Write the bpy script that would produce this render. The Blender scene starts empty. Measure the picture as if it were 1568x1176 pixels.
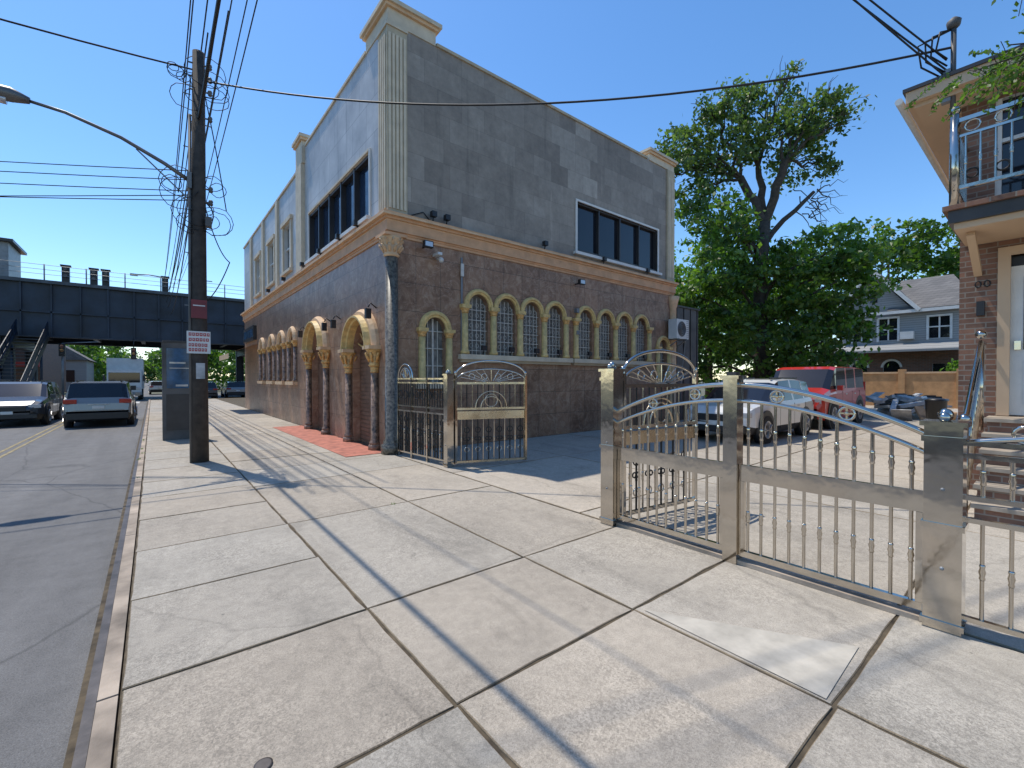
import bpy, math, random
import numpy as np
from mathutils import Vector, Matrix
from mathutils.geometry import tessellate_polygon
random.seed(7); rng=np.random.default_rng(7)
V=Vector; PI=math.pi
scn=bpy.context.scene

# ---------------------------------------------------------------- materials
def newmat(name):
    m=bpy.data.materials.new(name); m.use_nodes=True
    nt=m.node_tree; b=nt.nodes['Principled BSDF']
    return m,nt,b
def N(nt,t,**k):
    n=nt.nodes.new(t)
    for a,v in k.items(): setattr(n,a,v)
    return n
def rgba(c): return (c[0],c[1],c[2],1)
def mixc(nt,fac,a,b,mode='MIX'):
    n=N(nt,'ShaderNodeMix',data_type='RGBA',blend_type=mode)
    for i,x in ((0,fac),(6,a),(7,b)):
        if isinstance(x,bpy.types.NodeSocket): nt.links.new(x,n.inputs[i])
        elif i==0: n.inputs[0].default_value=x
        else: n.inputs[i].default_value=rgba(x)
    return n.outputs[2]
def noise(nt,vec,scale,detail=4,rough=.6,dist=0):
    n=N(nt,'ShaderNodeTexNoise'); n.inputs['Scale'].default_value=scale
    n.inputs['Detail'].default_value=detail; n.inputs['Roughness'].default_value=rough
    n.inputs['Distortion'].default_value=dist
    nt.links.new(vec,n.inputs['Vector']); return n.outputs['Fac']
def ramp(nt,fac,stops):
    r=N(nt,'ShaderNodeValToRGB'); e=r.color_ramp.elements
    e[0].position=stops[0][0]; e[0].color=rgba(stops[0][1])
    e[1].position=stops[-1][0]; e[1].color=rgba(stops[-1][1])
    for p,c in stops[1:-1]:
        x=e.new(p); x.color=rgba(c)
    nt.links.new(fac,r.inputs[0]); return r.outputs[0]
def bump(nt,b,h,strength,dist=.02):
    n=N(nt,'ShaderNodeBump'); n.inputs['Strength'].default_value=strength; n.inputs['Distance'].default_value=dist
    nt.links.new(h,n.inputs['Height']); nt.links.new(n.outputs[0],b.inputs['Normal'])
def g(v): return (v,v,v)
def simple(name,c,rough=.6,metal=0,var=.25,scale=3,bmp=.15,bscale=60,coat=0):
    m,nt,b=newmat(name)
    tc=N(nt,'ShaderNodeTexCoord').outputs['Object']
    f=noise(nt,tc,scale)
    lo=tuple(x*(1-var) for x in c); hi=tuple(min(1,x*(1+var)) for x in c)
    col=ramp(nt,f,[(.3,lo),(.7,hi)])
    nt.links.new(col,b.inputs['Base Color'])
    b.inputs['Roughness'].default_value=rough; b.inputs['Metallic'].default_value=metal
    if coat: b.inputs['Coat Weight'].default_value=coat
    if bmp: bump(nt,b,noise(nt,tc,bscale),bmp,.005)
    return m
def wallvec(nt):
    tc=N(nt,'ShaderNodeTexCoord').outputs['Object']
    s=N(nt,'ShaderNodeSeparateXYZ'); nt.links.new(tc,s.inputs[0])
    a=N(nt,'ShaderNodeMath',operation='ADD'); nt.links.new(s.outputs[0],a.inputs[0]); nt.links.new(s.outputs[1],a.inputs[1])
    c=N(nt,'ShaderNodeCombineXYZ'); nt.links.new(a.outputs[0],c.inputs[0]); nt.links.new(s.outputs[2],c.inputs[1])
    return tc,c.outputs[0],s
def bricktex(nt,wv,c1,c2,cm,w,h,mortar,offset=.5,squash=1,sf=2):
    br=N(nt,'ShaderNodeTexBrick'); br.offset=offset; br.squash=squash; br.squash_frequency=sf
    nt.links.new(wv,br.inputs['Vector'])
    br.inputs['Color1'].default_value=rgba(c1); br.inputs['Color2'].default_value=rgba(c2); br.inputs['Mortar'].default_value=rgba(cm)
    br.inputs['Scale'].default_value=1; br.inputs['Mortar Size'].default_value=mortar
    br.inputs['Brick Width'].default_value=w; br.inputs['Row Height'].default_value=h
    br.inputs['Bias'].default_value=0; br.inputs['Mortar Smooth'].default_value=.2
    return br
def tiles(name,c1,c2,cm,w,h,mortar,rough=.5,mottle=None,mscale=2,mdet=6,mfac=.6,stain=0,bmp=.3,coat=0,offset=.5,dist=0,drip=0,vein=0,spec=.5):
    m,nt,b=newmat(name); tc,wv,s=wallvec(nt)
    br=bricktex(nt,wv,c1,c2,cm,w,h,mortar,offset)
    col=br.outputs['Color']
    if mottle:
        f=noise(nt,tc,mscale,mdet,.65,dist)
        col=mixc(nt,mfac,col,ramp(nt,f,mottle))
        if mortar>.004: col=mixc(nt,br.outputs['Fac'],col,cm)
    if vein:
        f=noise(nt,tc,1.4,8,.7,2.5)
        col=mixc(nt,ramp(nt,f,[(.485,g(0)),(.5,g(vein)),(.515,g(0))]),col,(.52,.40,.31))
    if stain:
        f=noise(nt,tc,.8,7,.7)
        col=mixc(nt,1.0,col,ramp(nt,f,[(.35,g(1-stain)),(.68,g(1+stain*.6))]),'MULTIPLY')
    if drip:
        mp=N(nt,'ShaderNodeMapping'); mp.inputs['Scale'].default_value=(4,4,.22); nt.links.new(tc,mp.inputs[0])
        f=noise(nt,mp.outputs[0],1.0,4,.6)
        col=mixc(nt,1.0,col,ramp(nt,f,[(.30,g(1-drip)),(.42,g(1)),(.68,g(1)),(.75,g(1+drip*1.4))]),'MULTIPLY')
    nt.links.new(col,b.inputs['Base Color']); b.inputs['Roughness'].default_value=rough
    b.inputs['Specular IOR Level'].default_value=spec
    if coat: b.inputs['Coat Weight'].default_value=coat; b.inputs['Coat Roughness'].default_value=.15
    if bmp: bump(nt,b,noise(nt,tc,25,6),bmp,.006)
    return m
def blockstone():
    m,nt,b=newmat('grey_stone_tiles'); tc,wv,s=wallvec(nt)
    br=bricktex(nt,wv,g(0),g(1),g(.45),.66,.55,0,.5,1.5,3)
    rnd=ramp(nt,br.outputs['Color'],[(0,(.215,.178,.145)),(.30,(.265,.222,.182)),(.62,(.305,.258,.212)),(.86,(.35,.30,.25)),(1,(.44,.385,.325))])
    base=ramp(nt,noise(nt,tc,.6,9,.7),[(.32,(.19,.158,.13)),(.5,(.29,.245,.20)),(.7,(.39,.335,.28))])
    pf=ramp(nt,noise(nt,tc,.33,3,.5),[(.40,g(.22)),(.56,g(.8))])
    col=mixc(nt,pf,base,rnd)
    jm=bricktex(nt,wv,g(0),g(0),g(1),.66,.55,.007,.5,1.5,3)
    col=mixc(nt,mixc(nt,.45,g(0),jm.outputs['Color']),col,(.16,.13,.105))
    f=noise(nt,tc,6,8,.75)
    col=mixc(nt,1.0,col,ramp(nt,f,[(.3,g(.82)),(.7,g(1.14))]),'MULTIPLY')
    mp=N(nt,'ShaderNodeMapping'); mp.inputs['Scale'].default_value=(3.5,3.5,.25); nt.links.new(tc,mp.inputs[0])
    f=noise(nt,mp.outputs[0],1.0,4,.6)
    col=mixc(nt,1.0,col,ramp(nt,f,[(.30,g(.78)),(.42,g(1)),(.66,g(1)),(.72,g(1.25))]),'MULTIPLY')
    nt.links.new(col,b.inputs['Base Color']); b.inputs['Roughness'].default_value=.55; b.inputs['Specular IOR Level'].default_value=.3
    bump(nt,b,jm.outputs['Fac'],-.3,.004)
    return m

def concrete(name,c,attr=True):
    m,nt,b=newmat(name); tc=N(nt,'ShaderNodeTexCoord').outputs['Object']
    f1=noise(nt,tc,.9,9,.7); f2=noise(nt,tc,11,6,.7); f3=noise(nt,tc,190,3,.8)
    col=ramp(nt,f1,[(.3,tuple(x*.80 for x in c)),(.5,c),(.72,tuple(x*1.12 for x in c))])
    col=mixc(nt,1.0,col,ramp(nt,f2,[(.3,g(.84)),(.65,g(1.07))]),'MULTIPLY')
    col=mixc(nt,1.0,col,ramp(nt,f3,[(.34,g(.62)),(.5,g(1.0)),(.7,g(1.2))]),'MULTIPLY')
    if attr:
        a=N(nt,'ShaderNodeAttribute'); a.attribute_name='tone'
        col=mixc(nt,1.0,col,a.outputs['Color'],'MULTIPLY')
    va=N(nt,'ShaderNodeTexVoronoi'); va.inputs['Scale'].default_value=95; nt.links.new(tc,va.inputs['Vector'])
    am=ramp(nt,noise(nt,tc,.6,4,.7),[(.42,g(.05)),(.6,g(.6))])
    col=mixc(nt,am,col,mixc(nt,1.0,col,ramp(nt,va.outputs['Color'],[(.2,g(.6)),(.5,g(1.0)),(.85,g(1.35))]),'MULTIPLY'))
    for sc,rr,st in((1.25,.028,.35),(3.1,.035,.45)):
        vo=N(nt,'ShaderNodeTexVoronoi'); vo.inputs['Scale'].default_value=sc; nt.links.new(tc,vo.inputs['Vector'])
        col=mixc(nt,.8,col,mixc(nt,1.0,col,ramp(nt,vo.outputs['Distance'],[(rr*.75,g(st)),(rr*1.2,g(1))]),'MULTIPLY'))
    mp=N(nt,'ShaderNodeMapping'); mp.inputs['Scale'].default_value=(1.6,.45,1); mp.inputs['Rotation'].default_value=(0,0,.5); nt.links.new(tc,mp.inputs[0])
    fs=noise(nt,mp.outputs[0],1.1,7,.7,.5)
    col=mixc(nt,1.0,col,ramp(nt,fs,[(.34,g(.80)),(.47,g(1)),(.8,g(1.04))]),'MULTIPLY')
    fp=noise(nt,tc,2.3,9,.75,.3)
    col=mixc(nt,1.0,col,ramp(nt,fp,[(.30,g(.66)),(.37,g(1))]),'MULTIPLY')
    vc=N(nt,'ShaderNodeTexVoronoi'); vc.feature='DISTANCE_TO_EDGE'; vc.inputs['Scale'].default_value=.27
    wn=N(nt,'ShaderNodeTexNoise'); wn.inputs['Scale'].default_value=3.5; wn.inputs['Detail'].default_value=5; nt.links.new(tc,wn.inputs['Vector'])
    nt.links.new(mixc(nt,.18,tc,wn.outputs['Color']),vc.inputs['Vector'])
    cr=ramp(nt,vc.outputs['Distance'],[(.0004,g(.55)),(.002,g(1))])
    col=mixc(nt,.4,col,mixc(nt,1.0,col,cr,'MULTIPLY'))
    nt.links.new(col,b.inputs['Base Color']); b.inputs['Roughness'].default_value=.8
    bump(nt,b,f3,.5,.005)
    return m

M={}
M['walk']=concrete('sidewalk_concrete',(.40,.355,.29))
M['drive']=concrete('driveway_concrete',(.42,.375,.31))
M['patch']=simple('fresh_cement',(.45,.41,.34),.85,var=.2,scale=5,bmp=.3,bscale=150)
M['bed']=simple('joint_dirt',(.085,.065,.04),.95,var=.6,scale=8)
M['kerbstone']=simple('kerb_concrete',(.32,.26,.20),.85,var=.5,scale=2.2,bmp=.5,bscale=70)
M['steel_edge']=simple('kerb_steel',(.085,.075,.07),.5,.5,var=.4,scale=6)
M['redpaint']=simple('red_floor_paint',(.40,.14,.095),.7,var=.35,scale=5,bmp=.2)
def asphalt():
    m,nt,b=newmat('asphalt'); tc=N(nt,'ShaderNodeTexCoord').outputs['Object']
    mp=N(nt,'ShaderNodeMapping'); mp.inputs['Scale'].default_value=(1.6,.12,1); nt.links.new(tc,mp.inputs[0])
    f=noise(nt,mp.outputs[0],1.2,6); f3=noise(nt,tc,140,3,.8); f2=noise(nt,tc,4,7,.7)
    col=ramp(nt,f,[(.3,(.102,.098,.094)),(.7,(.158,.153,.147))])
    col=mixc(nt,1.0,col,ramp(nt,f3,[(.33,g(.55)),(.7,g(1.45))]),'MULTIPLY')
    col=mixc(nt,1.0,col,ramp(nt,f2,[(.3,g(.78)),(.7,g(1.14))]),'MULTIPLY')
    mp2=N(nt,'ShaderNodeMapping'); mp2.inputs['Scale'].default_value=(1,.5,1); nt.links.new(tc,mp2.inputs[0])
    vc=N(nt,'ShaderNodeTexVoronoi'); vc.feature='DISTANCE_TO_EDGE'; vc.inputs['Scale'].default_value=.3
    wn=N(nt,'ShaderNodeTexNoise'); wn.inputs['Scale'].default_value=2.5; wn.inputs['Detail'].default_value=6; nt.links.new(tc,wn.inputs['Vector'])
    nt.links.new(mixc(nt,.12,mp2.outputs[0],wn.outputs['Color']),vc.inputs['Vector'])
    col=mixc(nt,1.0,col,ramp(nt,vc.outputs['Distance'],[(.0006,g(.6)),(.0025,g(1))]),'MULTIPLY')
    nt.links.new(col,b.inputs['Base Color']); b.inputs['Roughness'].default_value=.75
    bump(nt,b,f3,.6,.007); return m
M['asphalt']=asphalt()
M['ground']=simple('dirt_ground',(.12,.12,.08),.95,var=.4,scale=.3)
M['yellow']=simple('yellow_line_paint',(.24,.19,.09),.75,var=.6,scale=12)
M['whitep']=simple('white_line_paint',(.5,.5,.48),.7,var=.3,scale=6)
M['upstone']=blockstone()
M['upgrey']=tiles('pale_grey_panels',(.55,.53,.51),(.45,.435,.425),(.27,.26,.25),.95,.8,.007,.45,
    mottle=[(.3,(.40,.39,.375)),(.7,(.58,.56,.54))],mscale=.8,mdet=8,mfac=.4,stain=.22,bmp=.05,drip=.25,spec=.35)
mm=[(.3,(.12,.062,.036)),(.44,(.25,.14,.085)),(.55,(.35,.215,.135)),(.66,(.50,.35,.235))]
M['marble']=tiles('brown_marble_tiles',(.40,.235,.145),(.19,.11,.07),(.10,.07,.05),.62,.62,.006,.45,
    mottle=mm,mscale=2.6,mdet=12,mfac=.58,bmp=.02,offset=0,dist=1.6,stain=.22,vein=.5,spec=.3)
M['marbleL']=tiles('polished_brown_marble',(.44,.23,.14),(.23,.125,.08),(.11,.07,.05),.62,.62,.006,.34,
    mottle=mm,mscale=2.6,mdet=12,mfac=.58,bmp=0,coat=0,offset=0,dist=1.6,vein=.5,spec=.32)
M['greenmarble']=simple('dark_mottled_marble',(.12,.105,.08),.35,0,var=.9,scale=18,bmp=0,coat=.08)
M['redmarble']=simple('red_brown_marble',(.22,.14,.09),.35,0,var=.8,scale=12,bmp=0,coat=.08)
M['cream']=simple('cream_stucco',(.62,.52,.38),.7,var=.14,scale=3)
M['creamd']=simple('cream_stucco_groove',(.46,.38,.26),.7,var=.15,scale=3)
M['tan']=simple('tan_cornice_paint',(.62,.35,.185),.65,var=.18,scale=3)
M['tanlight']=simple('tan_light_paint',(.68,.45,.26),.65,var=.18,scale=4)
M['gold']=simple('gold_trim_paint',(.66,.46,.18),.5,0,var=.25,scale=8)
M['goldcap']=simple('gilded_capital',(.64,.36,.12),.45,.1,var=.45,scale=16)
def glassm(name,c,r=.05):
    m,nt,b=newmat(name); tc=N(nt,'ShaderNodeTexCoord').outputs['Object']
    f=noise(nt,tc,.7); nt.links.new(ramp(nt,f,[(.3,tuple(x*.6 for x in c)),(.7,tuple(x*1.4 for x in c))]),b.inputs['Base Color'])
    b.inputs['Roughness'].default_value=r; b.inputs['Specular IOR Level'].default_value=.6; return m
M['glass']=glassm('dark_window_glass',(.012,.013,.018))
M['bglass']=glassm('blue_tinted_glass',(.015,.03,.06),.08)
M['curtain']=simple('window_curtain',(.17,.165,.15),.4,var=.6,scale=5)
M['lace']=simple('white_grille_paint',(.58,.55,.49),.5,var=.15,scale=12)
M['wframe']=simple('white_frame_paint',(.68,.66,.62),.5,var=.1)
M['bronze']=simple('dark_bronze_frame',(.05,.045,.045),.4,.3,var=.2)
M['shutter']=simple('brown_roller_shutter',(.20,.11,.07),.45,.2,var=.3,scale=5)
M['black']=simple('black_paint',(.015,.015,.017),.45,var=.3)
M['roof']=simple('flat_roofing',(.12,.12,.12),.9)
M['white']=simple('white_plastic',(.60,.60,.58),.4,var=.1)
M['grey']=simple('grey_metal',(.22,.23,.24),.5,.4,var=.2)
M['dkgrey']=simple('dark_grey_cladding',(.11,.105,.10),.6,.2,var=.3,scale=2)
def steel(name,c,r):
    m,nt,b=newmat(name); tc=N(nt,'ShaderNodeTexCoord').outputs['Object']
    f=noise(nt,tc,3,4); nt.links.new(ramp(nt,f,[(.3,tuple(x*.82 for x in c)),(.7,c)]),b.inputs['Base Color'])
    b.inputs['Metallic'].default_value=1
    nt.links.new(ramp(nt,noise(nt,tc,5,4),[(.3,g(r*.7)),(.7,g(r*1.4))]),b.inputs['Roughness'])
    bump(nt,b,noise(nt,tc,7,2),.15,.01); return m
M['chrome']=steel('stainless_steel',(.60,.555,.49),.10)
M['brass']=steel('brass_sheet',(.68,.56,.40),.25)
M['ironblk']=simple('black_wrought_iron',(.03,.028,.026),.4,.5,var=.3)
M['wood']=simple('weathered_pole_wood',(.05,.04,.033),.85,var=.4,scale=6,bmp=.6,bscale=30)
M['wire']=simple('black_cable',(.012,.012,.013),.6,var=.1,bmp=0)
M['lampgrey']=simple('galvanised_arm',(.16,.155,.15),.45,.6,var=.2)
M['navy']=simple('girder_navy_paint',(.017,.026,.042),.5,.1,var=.5,scale=.6)
M['navy2']=simple('girder_edge_paint',(.07,.08,.09),.6,.1,var=.35,scale=1)
M['brick']=tiles('red_brick',(.29,.14,.09),(.13,.07,.05),(.26,.22,.18),.21,.075,.008,.8,mottle=[(.3,(.11,.06,.045)),(.7,(.35,.20,.13))],mscale=7,mfac=.35,bmp=.4)
M['brickfar']=tiles('dark_red_brick',(.20,.10,.065),(.13,.07,.05),(.16,.14,.12),.3,.1,.01,.8,bmp=0)
M['soffit']=simple('tan_soffit',(.60,.43,.28),.7,var=.08,scale=1)
M['shingle']=tiles('roof_shingles',(.18,.17,.16),(.12,.115,.11),(.06,.06,.06),.35,.2,.01,.9,bmp=.3)
M['siding']=tiles('grey_clapboard',(.32,.32,.31),(.29,.29,.28),(.15,.15,.15),8,.15,.012,.7,bmp=0)
M['stonestep']=simple('step_stone',(.38,.32,.25),.8,var=.25,scale=6)
M['bark']=simple('tree_bark',(.065,.052,.04),.9,var=.4,scale=8,bmp=.8,bscale=25)
M['tarmat']=simple('grey_tarpaulin',(.40,.40,.40),.6,var=.35,scale=5)
M['orange']=simple('orange_stucco_wall',(.50,.28,.13),.8,var=.2)
M['signred']=simple('red_sign_paint',(.38,.03,.03),.5,var=.1)
M['signdark']=simple('maroon_sign_paint',(.16,.02,.025),.5,var=.2)
M['screen']=simple('kiosk_screen',(.02,.08,.17),.15,var=.6,scale=3,bmp=0)
M['rubber']=simple('tyre_rubber',(.018,.018,.018),.85,var=.2)
M['rim']=simple('wheel_rim',(.4,.4,.41),.35,.8,var=.2)
M['redlens']=simple('red_lamp_lens',(.35,.015,.01),.15,var=.2)
M['lens']=simple('clear_lamp_lens',(.5,.51,.53),.1,.3,var=.1)
M['amber']=simple('amber_lens',(.6,.2,.02),.2,var=.1)
def paint(name,c,metal=.0):
    return simple(name,c,.32,metal,var=.04,scale=1,bmp=0,coat=.8)
M['silver']=paint('silver_car_paint',(.21,.215,.22),.4)
M['darkcar']=paint('charcoal_car_paint',(.025,.03,.04),.2)
M['whitecar']=paint('white_car_paint',(.66,.66,.65))
M['redcar']=paint('red_car_paint',(.50,.025,.015))
def leafmat(name,dark,mid,light,trans=.4):
    m,nt,b=newmat(name)
    a=N(nt,'ShaderNodeAttribute'); a.attribute_name='tone'
    col=ramp(nt,a.outputs['Fac'],[(.0,dark),(.5,mid),(1,light)])
    nt.links.new(col,b.inputs['Base Color']); b.inputs['Roughness'].default_value=.45
    t=N(nt,'ShaderNodeBsdfTranslucent')
    nt.links.new(mixc(nt,1.0,col,(1.6,1.9,.7),'MULTIPLY'),t.inputs[0])
    mx=N(nt,'ShaderNodeMixShader'); mx.inputs[0].default_value=trans
    nt.links.new(b.outputs[0],mx.inputs[1]); nt.links.new(t.outputs[0],mx.inputs[2])
    nt.links.new(mx.outputs[0],nt.nodes['Material Output'].inputs['Surface']); return m
M['leaf']=leafmat('ash_leaves',(.045,.08,.022),(.085,.135,.04),(.15,.21,.075))
M['leaf2']=leafmat('yellow_green_leaves',(.06,.12,.015),(.11,.20,.03),(.17,.28,.05))
M['leafd']=leafmat('dark_leaves',(.035,.07,.015),(.075,.14,.025),(.13,.22,.04))

# ---------------------------------------------------------------- mesh builder
class MB:
    def __init__(s): s.v=[];s.f=[];s.m=[];s.sm=[];s.mats=[];s.T=None
    def mi(s,mat):
        mat=M[mat] if isinstance(mat,str) else mat
        if mat not in s.mats: s.mats.append(mat)
        return s.mats.index(mat)
    def add(s,vs,fs,mat,smooth=False):
        o=len(s.v); i=s.mi(mat)
        if s.T is not None: vs=[s.T@V(p) for p in vs]
        s.v+= [tuple(p) for p in vs]
        for f in fs: s.f.append(tuple(o+k for k in f)); s.m.append(i); s.sm.append(smooth)
    def box(s,x0,x1,y0,y1,z0,z1,mat):
        vs=[(x0,y0,z0),(x1,y0,z0),(x1,y1,z0),(x0,y1,z0),(x0,y0,z1),(x1,y0,z1),(x1,y1,z1),(x0,y1,z1)]
        s.add(vs,[(0,3,2,1),(4,5,6,7),(0,1,5,4),(1,2,6,5),(2,3,7,6),(3,0,4,7)],mat)
    def beam(s,a,b,w,h,mat):
        a=V(a);b=V(b);t=(b-a).normalized()
        up=V((0,0,1)) if abs(t.z)<.95 else V((1,0,0))
        x=t.cross(up).normalized(); y=x.cross(t).normalized()
        vs=[]
        for p in (a,b):
            for sx,sy in((-1,-1),(1,-1),(1,1),(-1,1)): vs.append(p+x*sx*w/2+y*sy*h/2)
        s.add(vs,[(0,1,2,3),(7,6,5,4),(0,4,5,1),(1,5,6,2),(2,6,7,3),(3,7,4,0)],mat)
    def poly(s,pts,mat): s.add(pts,[tuple(range(len(pts)))],mat)
    def tube(s,pts,r,mat,n=8,cap=True):
        pts=[V(p) for p in pts]; k=len(pts)
        if not hasattr(r,'__len__'): r=[r]*k
        t=(pts[1]-pts[0]).normalized()
        ref=V((0,0,1)) if abs(t.z)<.9 else V((1,0,0))
        x=t.cross(ref).normalized(); vs=[]
        for i,p in enumerate(pts):
            tt=(pts[min(i+1,k-1)]-pts[max(i-1,0)])
            if tt.length<1e-9: tt=t
            tt=tt.normalized()
            x=(x-tt*x.dot(tt)).normalized(); y=tt.cross(x)
            for j in range(n):
                a=2*PI*j/n; vs.append(p+(x*math.cos(a)+y*math.sin(a))*r[i])
        fs=[]
        for i in range(k-1):
            for j in range(n):
                fs.append((i*n+j,i*n+(j+1)%n,(i+1)*n+(j+1)%n,(i+1)*n+j))
        s.add(vs,fs,mat,True)
        if cap:
            o=len(s.v)-len(vs); i=s.mi(mat)
            s.f.append(tuple(o+j for j in range(n))[::-1]); s.m.append(i); s.sm.append(False)
            s.f.append(tuple(o+(k-1)*n+j for j in range(n))); s.m.append(i); s.sm.append(False)
    def ball(s,c,r,mat,n=8):
        c=V(c); pr=[(math.sin(PI*i/6)*r,-math.cos(PI*i/6)*r) for i in range(7)]
        s.tube([c+V((0,0,z)) for _,z in pr],[max(a,.0005) for a,_ in pr],mat,n,False)
    def rev(s,c,prof,mat,n=12):
        c=V(c); s.tube([c+V((0,0,z)) for _,z in prof],[a for a,_ in prof],mat,n,True)
    def build(s,name,parent=None,bevel=0):
        me=bpy.data.meshes.new(name); me.from_pydata(s.v,[],s.f)
        for m in s.mats: me.materials.append(m)
        me.polygons.foreach_set('material_index',s.m); me.polygons.foreach_set('use_smooth',s.sm); me.update()
        ob=bpy.data.objects.new(name,me); scn.collection.objects.link(ob)
        if parent: ob.parent=parent
        if bevel:
            b=ob.modifiers.new('bevel','BEVEL'); b.width=bevel; b.segments=2; b.limit_method='ANGLE'
        return ob
def root(name):
    e=bpy.data.objects.new(name,None); scn.collection.objects.link(e); e.empty_display_size=.1; return e

def archpoly(cu,r,z0,zs,n=14):
    p=[(cu-r,z0),(cu+r,z0)]
    for i in range(n+1):
        a=PI*i/n; p.append((cu+r*math.cos(a),zs+r*math.sin(a)))
    return p
def rect(u0,u1,z0,z1): return [(u0,z0),(u1,z0),(u1,z1),(u0,z1)]
class Plane:
    def __init__(s,O,U,Nn): s.O=V(O);s.U=V(U);s.N=V(Nn)
    def p(s,u,z,n=0): return s.O+s.U*u+V((0,0,z))+s.N*n
def wall(mb,pl,outer,holes,depth,mat,rmat):
    loops=[[V((a,b,0)) for a,b in outer]]+[[V((a,b,0)) for a,b in h] for h in holes]
    flat=[q for l in loops for q in l]
    tr=tessellate_polygon(loops)
    mb.add([pl.p(q.x,q.y) for q in flat],[tuple(t) for t in tr],mat)
    for h in holes:
        k=len(h)
        vs=[pl.p(a,b) for a,b in h]+[pl.p(a,b,-depth) for a,b in h]
        mb.add(vs,[(i,(i+1)%k,k+(i+1)%k,k+i) for i in range(k)],rmat)
def pbox(mb,pl,u0,u1,z0,z1,n0,n1,mat):
    vs=[pl.p(u,z,n) for n in(n0,n1) for (u,z) in((u0,z0),(u1,z0),(u1,z1),(u0,z1))]
    mb.add(vs,[(0,1,2,3),(7,6,5,4),(0,4,5,1),(1,5,6,2),(2,6,7,3),(3,7,4,0)],mat)
def archtrim(mb,pl,cu,zs,ri,ro,pr,mat,n=16,n0=0.0):
    prof=[(ri,n0),(ri,pr*.7),(ri+(ro-ri)*.3,pr*.8),(ri+(ro-ri)*.4,pr*1.2),(ri+(ro-ri)*.75,pr*1.2),(ro,pr*.6),(ro,n0)]
    k=len(prof); vs=[];fs=[]
    for i in range(n+1):
        a=PI*i/n
        for r,d in prof: vs.append(pl.p(cu+r*math.cos(a),zs+r*math.sin(a),d))
    for i in range(n):
        for j in range(k-1): fs.append((i*k+j,i*k+j+1,(i+1)*k+j+1,(i+1)*k+j))
    fs.append(tuple(range(k))); fs.append(tuple(n*k+j for j in range(k)))
    mb.add(vs,fs,mat)
def vcol(mb,pl,u,z0,z1,r,n,mat,capmat,capr=1.5,sc=1):
    mb.rev(pl.p(u,0,n),[(r*1.35,z0),(r*1.35,z0+.06*sc),(r*1.1,z0+.09*sc),(r,z0+.12*sc),(r*.92,z1-.12*sc)],mat,12)
    mb.rev(pl.p(u,0,n),[(r*.95,z1-.12*sc),(r*1.15,z1-.1*sc),(r*1.0,z1-.08*sc),(r*capr*.9,z1-.03*sc),(r*capr,z1)],capmat,12)

# ================================================================= GROUND
mb=MB(); mb.box(-900,900,-900,900,-.60,-.20,'ground'); mb.build('ground')
mb=MB(); mb.box(-5.7,-.32,-30,400,-.19,-.13,'asphalt'); mb.box(-60,-5.7,50,62,-.19,-.134,'asphalt'); mb.box(-.32,60,44,62,-.19,-.134,'asphalt'); mb.build('road')
mb=MB()
mb.box(-2.84,-2.77,-30,46,-.131,-.1255,'yellow'); mb.box(-2.66,-2.59,-30,46,-.131,-.1255,'yellow')
mb.box(-2.84,-2.77,64,300,-.131,-.1255,'yellow')
for i in range(6): mb.box(-5.4+i*.85,-5.0+i*.85,41,44,-.131,-.1255,'whitep')
mb.build('road_markings')
def slabs(name,cells,mat,z,gap=.0065,parent=None):
    vs=[];fs=[];tone=[]
    for c in cells:
        x0,x1,y0,y1=c[:4]; o=len(vs); dz=random.uniform(-.003,.002)
        x0+=gap;x1-=gap;y0+=gap;y1-=gap
        e=.006
        ring=[]
        nx=max(2,int((x1-x0)/.16)); ny=max(2,int((y1-y0)/.16))
        for i in range(nx): ring.append((x0+(x1-x0)*i/nx,y0,0,1))
        for i in range(ny): ring.append((x1,y0+(y1-y0)*i/ny,-1,0))
        for i in range(nx): ring.append((x1-(x1-x0)*i/nx,y1,0,-1))
        for i in range(ny): ring.append((x0,y1-(y1-y0)*i/ny,1,0))
        n=len(ring); js=[abs(random.gauss(0,.004)) for _ in ring]
        for zz,k in((z-.02,0),(z-.005,.001),(z,e)):
            for (px_,py_,ix,iy),jj in zip(ring,js): vs.append((px_+ix*(k+jj),py_+iy*(k+jj),zz+dz))
        t=c[4] if len(c)>4 else random.uniform(.88,1.06); w=random.uniform(-.02,.03)
        fs.append(tuple(o+2*n+k for k in range(n))); tone.append((t+w,t,t-w,1))
        for b in(0,n):
            for k in range(n): fs.append((o+b+k,o+b+(k+1)%n,o+b+n+(k+1)%n,o+b+n+k)); tone.append((t*.72,t*.62,t*.48,1))
    me=bpy.data.meshes.new(name); me.from_pydata(vs,[],fs); me.materials.append(M[mat])
    at=me.attributes.new('tone','FLOAT_COLOR','FACE'); at.data.foreach_set('color',np.array(tone,dtype=np.float32).ravel())
    ob=bpy.data.objects.new(name,me); scn.collection.objects.link(ob)
    if parent: ob.parent=parent
    return ob
sw=root('sidewalk')
mb=MB(); mb.box(-.14,3.95,-12,44,-.19,-.010,'bed'); mb.build('joint_bed',sw)
cells=[]
ys=[.68+1.17*i for i in range(-10,37)]
for i in range(len(ys)-1):
    cells.append((-.14,1.15,ys[i],ys[i+1],random.uniform(.86,.96)))
c2=[y for y in ys if y<3.2]+[5.35,7.5]+[y for y in ys if y>8.7]
for i in range(len(c2)-1):
    cells.append((1.15,2.58,c2[i],c2[i+1])); cells.append((2.58,3.94,c2[i],c2[i+1]))
slabs('paving_slabs',cells,'walk',0,parent=sw)
mb=MB(); mb.add([(2.63,1.80,.0035),(2.60,.72,.0035),(3.26,.74,.0035),(3.12,.98,.0035)],[(0,1,2,3)],'patch')
mb.build('cement_patch',sw)
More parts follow.
